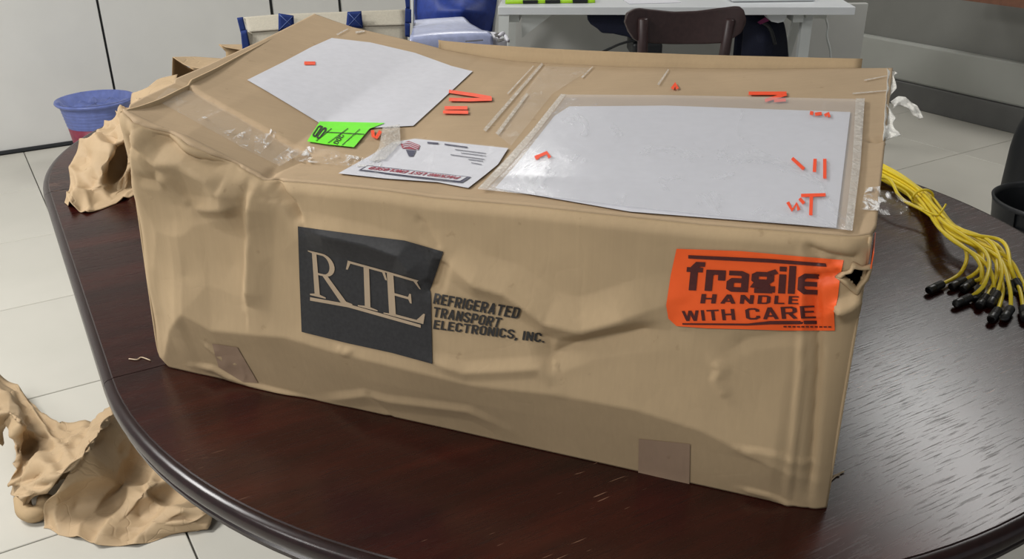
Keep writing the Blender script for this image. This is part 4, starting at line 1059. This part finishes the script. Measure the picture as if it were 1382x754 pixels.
s2 = strapq('strap', [(467, 37.5), (490, 37.5), (487.5, 15), (469, 16)], YB-.03)
for s_, q in ((s1, [(377, 40), (395, 36), (395, 22), (377, 19.5)]), (s2, [(469, 36), (488.5, 36), (486.5, 17), (470.5, 18)])):
    for a, b in ((0, 2), (1, 3)):
        v_, f_ = tubev([atY(*q[a], YB-.0345), atY(*q[b], YB-.0345)], .0007, 5); mk('stitching', v_, f_, M['stitch'], s_)
for a_, b_ in (([(320, 24), (327.5, 23), (332, 41), (325, 44)], YB-.01), ([(325, 42), (333, 40), (338, 66), (328, 72)], YB-.03), ([(547, 11), (555, 13), (555, 31), (546.5, 32)], YB-.03), ([(546.5, 31), (553.5, 32), (553, 50), (547, 49)], YB-.035), ([(546, -8), (553, -8), (553.5, 12), (548, 12)], YB-.02)):
    q = a_; strapq('side_trim', [q[3], q[2], q[1], q[0]], b_)
# side gusset
R_ = [[atY(333, 70, YB-.03), atY(350, 62, YB-.02)], [atY(333, 42, YB-.03), atY(340, 46, YB-.02)]]
sheet('gusset', R_, M['canvas'], cb, sub=5, crump=.002, seed=17, thick=.002)

pkx = root('wrapped_packet', atY(612, 80, 2.2)*np.array([1, 1, 0])+np.array([0, 0, ZT]), 'stack of papers wrapped in shiny lilac plastic beside the canvas bag', 'packet')
def slab(name, top, zt_, zb_, mat, par, seed, cr=.004):
    T_ = [at(x, y, zt_) for x, y in top]                      # near-left, near-right, far-right, far-left
    g = lambda a, b, t: a*(1-t)+b*t
    rows = [[g(T_[0], T_[1], t)*np.array([1, 1, 0])+np.array([0, 0, zb_]) for t in np.linspace(0, 1, 5)]]
    for f in (0, .33, .66, 1): rows.append([g(g(T_[0], T_[3], f), g(T_[1], T_[2], f), t)+np.array([0, 0, .006*sin(pi*t)*sin(pi*min(1, f+.1))]) for t in np.linspace(0, 1, 5)])
    rows.append([g(T_[3], T_[2], t)*np.array([1, 1, 0])+np.array([0, 0, zb_]) for t in np.linspace(0, 1, 5)])
    return sheet(name, rows, mat, par, sub=6, crump=cr, seed=seed, f0=20, thick=.001)
slab('wrapped_stack', [(553, 55), (665, 49), (622, 24.5), (560, 29)], .940, ZT+.003, M['lilac'], pkx, 18)
slab('paper_stack', [(556, 57), (684, 56), (668, 46), (600, 46)], .925, ZT+.003, M['white'], pkx, 19)
decs = [((667, 46.5), (673, 44), (676, 47), (669, 50)), ((671, 53.5), (680, 51.5), (681, 54), (672, 57)), ((628, 55.2), (652, 53.6), (652, 54.6), (628, 56.2))]
for q in decs:
    P_ = [at(x, y, .944) for x, y in q]; mk('dark_print', P_, [(0, 1, 2, 3)], M['inktext'], pkx, smooth=False, solid=.001)
v_, f_ = tubev(catmull([at(672, 50, .940), at(678, 45, .948), at(681, 47, .944), at(686, 55, .937)], 4), .004, 8); mk('plastic_curl', v_, f_, M['white'], pkx)

bb_ = root('blue_bag', atY(612, 80, 2.5)*np.array([1, 1, 0])+np.array([0, 0, ZT]), 'bulging royal blue fabric bag standing behind the wrapped packet', 'bag')
YQ = 2.56
R_ = [[atY(x, y, YQ) for x, y in ((562, 80), (590, 80), (625, 80), (655, 80), (664, 80))],
      [atY(x, y, YQ-dy) for (x, y), dy in zip(((562, 40), (590, 42), (625, 42), (652, 42), (664, 44)), (0, .05, .07, .03, -.03))],
      [atY(x, y, YQ-dy) for (x, y), dy in zip(((560, 18), (590, 16), (625, 14), (655, 18), (668, 20)), (0, .07, .10, .04, -.02))],
      [atY(x, y, YQ-dy) for (x, y), dy in zip(((559, 0), (590, -3), (625, -4), (655, -2), (672, 0)), (0, .05, .04, .02, -.02))],
      [atY(x, y, YQ-dy) for (x, y), dy in zip(((560, -14), (590, -18), (625, -20), (655, -18), (672, -14)), (0, .0, -.01, .0, -.02))]]
sheet('bag_front', R_, M['bluefab'], bb_, sub=8, crump=.016, seed=23, f0=7, thick=.002)
R_ = [[atY(x, 80, YQ+.14) for x in (562, 664)], [atY(560, -14, YQ+.10), atY(672, -14, YQ+.10)]]
sheet('bag_back', R_, M['bluefab'], bb_, sub=8, crump=.006, seed=24, f0=7, thick=.002)
v_, f_ = tubev([atY(557, -5, YQ-.01), atY(557.5, 30, YQ-.01), atY(558, 60, YQ-.01)], .004, 8); mk('piping', v_, f_, M['dgrey'], bb_, label='pale grey side piping')
v_, f_ = tubev([atY(672, -5, YQ+.02), atY(667, 30, YQ+.02), atY(664, 60, YQ+.02)], .004, 8); mk('piping', v_, f_, M['dgrey'], bb_, label='pale grey side piping')

# ================================================================== WHITE DESK
P1_, P2_ = at(672, 9.5, .749), at(1155, 9.5, .749)
mx_ = (P1_+P2_)/2; DX, DW = float(mx_[0]), float(np.linalg.norm(P2_-P1_)); DY0 = float(mx_[1]); DY1 = DY0+.62
RD = math.atan2(P2_[1]-P1_[1], P2_[0]-P1_[0])
dk = root('white_desk', (DX, DY0, 0), 'white desk with slanting metal legs behind the mahogany table', 'desk')
def dkp(x, y, z): return np.array([DX+x*cos(RD)-y*sin(RD), DY0+x*sin(RD)+y*cos(RD), z])
box('desktop', dkp(0, .31, .734), (DW, .62, .030), M['desk'], dk, rz=RD, bev=.002)
def lg_(a, b, wx, wy):
    a = np.array(a); b = np.array(b)
    V = []
    for p in (a, b):
        for dx, dy in ((-1, -1), (1, -1), (1, 1), (-1, 1)): V.append(p+np.array([dx*wx/2, dy*wy/2, 0]))
    return V, [(0, 3, 2, 1), (4, 5, 6, 7), (0, 1, 5, 4), (1, 2, 6, 5), (2, 3, 7, 6), (3, 0, 4, 7)]
def legpx(t_, b_, Yt, Yb, wx):
    a, b = atY(*t_, Yt), atY(*b_, Yb); a = b+(a-b)*((.715-b[2])/(a[2]-b[2])); g = a+(b-a)*(a[2]/(a[2]-b[2])); g[2] = .002
    v_, f_ = lg_(g, a, wx, .035); mk('leg', v_, f_, M['dgrey'], dk, smooth=False)
legpx((1089, 20), (1082, 76), DY0+.05, DY0+.03, .040)
legpx((1077, 22), (1060, 78), DY0+.50, DY0+.56, .034)
legpx((680, 20), (679, 58), DY0+.05, DY0+.03, .040)
legpx((692, 20), (691, 58), DY0+.50, DY0+.56, .030)
for x in (DW/2-.20, -DW/2+.06):
    box('cross_rail', dkp(x, .29, .700), (.04, .48, .034), M['dgrey'], dk, rz=RD)
V = [dkp(DW/2-.17, .05, .718), dkp(DW/2-.03, .30, .718), dkp(DW/2-.03, .30, .655), dkp(DW/2-.17, .06, .700)]
mk('corner_brace', V, [(0, 1, 2, 3)], M['dgrey'], dk, smooth=False, solid=.004)
V = [dkp(-DW/2+.09, .04, .718), dkp(-DW/2+.22, .06, .718), dkp(-DW/2+.09, .06, .62)]
mk('corner_brace', V, [(0, 1, 2)], M['dgrey'], dk, smooth=False, solid=.004)
v_, f_ = tubev(catmull([atY(1113, 20, DY1-.06), atY(1117, 35, DY1-.05), atY(1116, 50, DY1-.05), atY(1121, 78, DY1-.05), atY(1118, 150, DY1-.05)], 6), .005, 8); mk('white_cable', v_, f_, M['dgrey'], dk)
# low partition behind the desk
YP = DY1+.05; ex = atY(1167, 40, YP)[0]; zp = atY(1173, 4.5, YP)[2]
pn = box('partition_panel', ((ex-.30)/2, YP+.015, zp/2), (ex+.30, .03, zp), M['panel'], bev=.003); tag(pn, 'pale grey low partition panel standing behind the white desk', 'partition')
# things on the desk
px0 = at(682, 3, .755)
VY = px0[1]
hv = root('safety_vest', (px0[0]+.17, VY+.05, .75), 'folded lime yellow and dark vest at the left end of the white desk', 'vest')
R_ = [[np.array((px0[0]+.36*t, VY-.01, .750)) for t in np.linspace(0, 1, 6)], [np.array((px0[0]+.36*t, VY, .758+.003*((k*7) % 3))) for k, t in enumerate(np.linspace(0, 1, 6))],
      [np.array((px0[0]+.36*t, VY+.12, .770)) for t in np.linspace(0, 1, 6)], [np.array((px0[0]+.36*t, VY+.18, .750)) for t in np.linspace(0, 1, 6)]]
sheet('vest_cloth', R_, M['lime'], hv, sub=7, crump=.006, seed=33, f0=18, thick=.002, zmin=.7495)
for k, x in enumerate((.10, .19, .30)):
    box('dark_band', (px0[0]+x, VY-.008, .757), (.06, .012, .012), M['black'], hv)
lx = at(1045, 1, .755)
lp = root('laptop', (lx[0], lx[1]+.12, .75), 'silver laptop near the right end of the white desk', 'laptop')
box('laptop_base', (lx[0], lx[1]+.12, .759), (.33, .23, .016), M['desk'], lp, bev=.004)
box('laptop_screen', (lx[0], lx[1]+.25, .86), (.33, .012, .20), M['black'], lp, bev=.004)
pp_ = box('paper_sheet', (*at(880, 3, .75)[:2]+np.array([0, .05]), .7505), (.21, .16, .002), M['white'], rz=.1); tag(pp_, 'white paper lying mid-desk beyond the brown chair', 'paper')

# ================================================================== BROWN CHAIR
cy = 3.02
def X_(px, y=20): return atY(px, y, cy)[0]
def Z_(py, px=925): return atY(px, py, cy)[2]
ch = root('wooden_chair', (atY(925, 50, cy)[0], cy+.2, 0), 'dark brown wooden chair with a curved backrest in front of the white desk', 'chair')
top = [(843, 30), (846, 18), (855, 12.5), (864, 11), (880, 13), (910, 16), (940, 15), (970, 11), (990, 8.5), (998, 9), (1004, 14), (1005.5, 22), (1003, 32)]
bot = [(848, 42), (855, 52), (862, 56), (868, 57), (880, 58), (905, 59), (925, 59), (950, 59), (972, 58), (980, 57), (988, 52), (996, 46), (1001, 38)]
R_ = []
for f in (0, .2, .5, .8, 1):
    R_.append([atY(t[0]*(1-f)+b[0]*f, t[1]*(1-f)+b[1]*f, cy-.02-.035*(abs(t[0]-924)/80)**2+.004) for t, b in zip(top, bot)])
o = sheet('backrest', R_, M['chair'], ch, sub=4, crump=.0, seed=1, thick=.018)
for a, b in (((868, 26), (867, 80)), ((985.5, 27), (976, 82))):
    p, q = atY(*a, cy-.05), atY(*b, cy-.045); d = q-p; q2 = p+d*((p[2]-.02)/(-d[2]))
    v_, f_ = tubev([p+np.array([0, 0, .004]), p, q, np.array([q2[0], cy-.02, .001])], [.012, .017, .018, .014], 10); mk('rear_post', v_, f_, M['chair'], ch)
cx_ = atY(925, 50, cy)[0]
box('seat', (cx_, cy+.20, .44), (.42, .42, .025), M['chair'], ch, bev=.01)
for s in (-1, 1):
    v_, f_ = tubev([(cx_+s*.17, cy+.37, .43), (cx_+s*.18, cy+.39, .001)], [.018, .013], 10); mk('front_leg', v_, f_, M['chair'], ch)
    v_, f_ = tubev([(cx_+s*.17, cy-.01, .25), (cx_+s*.175, cy+.38, .25)], .009, 8); mk('stretcher', v_, f_, M['chair'], ch)

# ================================================================== OFFICE CHAIR (dark navy) under the desk at left
yo = DY0+.10
oc = root('office_chair', (atY(850, 60, yo)[0], yo, 0), 'dark navy office chair tucked under the white desk left of the brown chair', 'chair')
out = [(792, 18), (793, 27), (797, 33), (806, 39), (812, 45), (828, 46), (846, 50), (858, 54), (880, 56), (880, 18)]
V = [atY(x, y, yo-.03) for x, y in out]+[atY(x, y, yo+.22)*np.array([1, 1, 0])+np.array([0, 0, atY(x, y, yo-.03)[2]]) for x, y in out]
n = len(out); F = [tuple(range(n)), tuple(reversed(range(n, 2*n)))]+[(i, (i+1) % n, n+(i+1) % n, n+i) for i in range(n)]
o = mk('seat_back', V, F, M['navy'], oc, smooth=False); bmfix(o)
b = o.modifiers.new('bevel', 'BEVEL'); b.width = .008; b.segments = 3
v_, f_ = tubev(catmull([atY(858, 54, yo-.05), atY(838, 59, yo-.05), atY(822, 66, yo-.05), atY(808, 72, yo-.05)], 5), .005, 8); mk('lever', v_, f_, M['black'], oc)
sx_ = atY(872, 60, yo)[0]
box('seat_frame', (sx_, yo+.05, atY(872, 62, yo)[2]-.01), (.12, .2, .06), M['black'], oc, bev=.01)
v_, f_ = tubev([(sx_, yo+.05, atY(872, 62, yo)[2]), (sx_, yo+.05, .07)], .025, 12); mk('gas_column', v_, f_, M['black'], oc)
for k in range(5):
    a = 2*pi*k/5+.3; e_ = np.array([sx_+.22*cos(a), yo+.05+.22*sin(a), .055])
    v_, f_ = tubev([(sx_, yo+.05, .085), e_], [.02, .012], 8); mk('base_arm', v_, f_, M['black'], oc)
    v_, f_ = lathev(e_+np.array([0, 0, -.052]), [(.012, 0), (.022, .012), (.022, .036), (.01, .048)], 12, True); mk('caster', v_, f_, M['black'], oc)

# ================================================================== NAVY BACKPACK under the desk at right
yb = DY0+.16
bp_ = root('navy_backpack', (atY(1033, 60, yb)[0], yb, 0), 'very dark navy backpack under the white desk, right of the brown chair', 'backpack')
R_ = []
for f, (xl, xr, dep) in enumerate([(996, 1064, .0), (997, 1064, .06), (1000, 1064, .09), (1002, 1062, .10), (1004, 1058, .06), (1006, 1050, .0)]):
    yv = [150, 110, 80, 55, 32, 17][f]
    R_.append([atY(xl*(1-t)+xr*t, yv, yb-dep*sin(pi*min(.999, max(.001, t)))) for t in np.linspace(0, 1, 7)])
z0 = R_[0][0][2]
R_ = [[np.array([p[0], p[1], max(.002, p[2])]) for p in r] for r in R_]
R_.insert(0, [np.array([p[0], p[1], .002]) for p in R_[0]])
sheet('bag_body', R_, M['navy'], bp_, sub=6, crump=.012, seed=27, f0=9, thick=.004)
R_ = [[np.array([R_[k][j][0], yb+.14, R_[k][j][2]]) for j in (0, 3, 6)] for k in (0, 3, 6)]
sheet('bag_back', R_, M['navy'], bp_, sub=5, crump=.005, seed=28, f0=9, thick=.004)
q = [(1022, 30), (1033, 23), (1038, 28), (1026, 33)]
mk('trim_patch', [atY(x, y, yb-.125) for x, y in q], [(0, 1, 2, 3)], M['magenta'], bp_, smooth=False, solid=.003)
v_, f_ = tubev(catmull([atY(1030, 30, yb-.10), atY(1040, 40, yb-.11), atY(1046, 60, yb-.11)], 5), .007, 8); mk('strap', v_, f_, M['black'], bp_)
# white plug strip hanging below the desktop
ws = root('power_adapter', atY(1046, 24, DY0+.10), 'rounded white adapter hanging under the desktop between the leg and the dark backpack', 'adapter')
q = [(1034, 18), (1036, 24), (1041, 29), (1050, 31), (1058, 29), (1062, 22), (1062, 17)]
V = [atY(x, y, DY0+.04) for x, y in q]+[atY(x, y, DY0+.04)+np.array([0, .05, 0]) for x, y in q]; n = len(q)
o = mk('adapter_body', V, [tuple(range(n)), tuple(reversed(range(n, 2*n)))]+[(i, (i+1) % n, n+(i+1) % n, n+i) for i in range(n)], M['desk'], ws, smooth=False); bmfix(o)

# ================================================================== BLACK TUB AND BAG at the right edge
tc2 = at(1430, 274, .42)
tb = root('black_tub', (tc2[0], tc2[1], 0), 'black plastic tub with a handle slot beyond the right end of the table', 'tub')
rt_ = .165
cen = np.array([tc2[0], tc2[1], 0])
seg = 64; prof_t = [(rt_*.72, .004), (rt_*.74, .0), (rt_*.86, .20), (rt_*.95, .345), (rt_*.965, .375), (rt_*1.0, .415), (rt_*1.02, .425), (rt_*.98, .428), (rt_*.95, .41), (rt_*.82, .20), (rt_*.70, .02)]
v_, f_ = lathev(cen, prof_t, seg)
hole_f = []
for i in range(len(prof_t)-1):
    for j in range(seg):
        a = 2*pi*(j+.5)/seg; 
        if i == 4 or i == 7:
            da = (a-radians(222)+pi) % (2*pi)-pi
            if abs(da) < .30 and i == 4: continue
        hole_f.append(f_[i*seg+j])
mk('tub_body', v_, hole_f+[tuple(range((len(prof_t)-1)*seg, len(prof_t)*seg))], M['black'], tb)
bgc = atY(1420, 186, 2.9)
bg = root('black_bag', (bgc[0], bgc[1], 0), 'rounded black bag at the right edge above the tub', 'bag')
V = []
for i in range(17):
    th = pi*i/16
    for j in range(32):
        ph = 2*pi*j/32; e = lambda c, p: math.copysign(abs(c)**p, c)
        x = .115*e(sin(th), .6)*e(cos(ph), .8); y = .10*e(sin(th), .6)*e(sin(ph), .8); z = bgc[2]/1+0*th
        z = (bgc[2]+.10)*.5*(1-e(cos(th), .5)); V.append(np.array([bgc[0]+x, bgc[1]+y, z+.001]))
mk('bag_body', V, gridfaces(17, 32, True), M['black'], bg)
v_, f_ = tubev(catmull([(bgc[0]-.05, bgc[1], bgc[2]+.08), (bgc[0]-.04, bgc[1], bgc[2]+.15), (bgc[0]+.04, bgc[1], bgc[2]+.15), (bgc[0]+.05, bgc[1], bgc[2]+.08)], 6), .008, 8); mk('handle', v_, f_, M['black'], bg)

# ================================================================== splinters on the table
for pts, lab in (([(174, 484), (185, 485), (191, 482), (203, 486)], 'pale cardboard shred lying left of the box corner'), ([(1118, 645), (1130, 640), (1139, 636)], 'pale cardboard shred lying right of the near box corner'),
                 ([(1119, 650), (1128, 642), (1133, 641)], 'tiny curled card fibre beside the near box corner')):
    P_ = [at(x, y, ZT+.0012) for x, y in pts]
    v_, f_ = tubev(catmull(P_, 4), .0008, 6); o = mk('card_shred', v_, f_, M['cardedge'], None, org=P_[0]); tag(o, lab, 'shred')
bpy.context.view_layer.update()
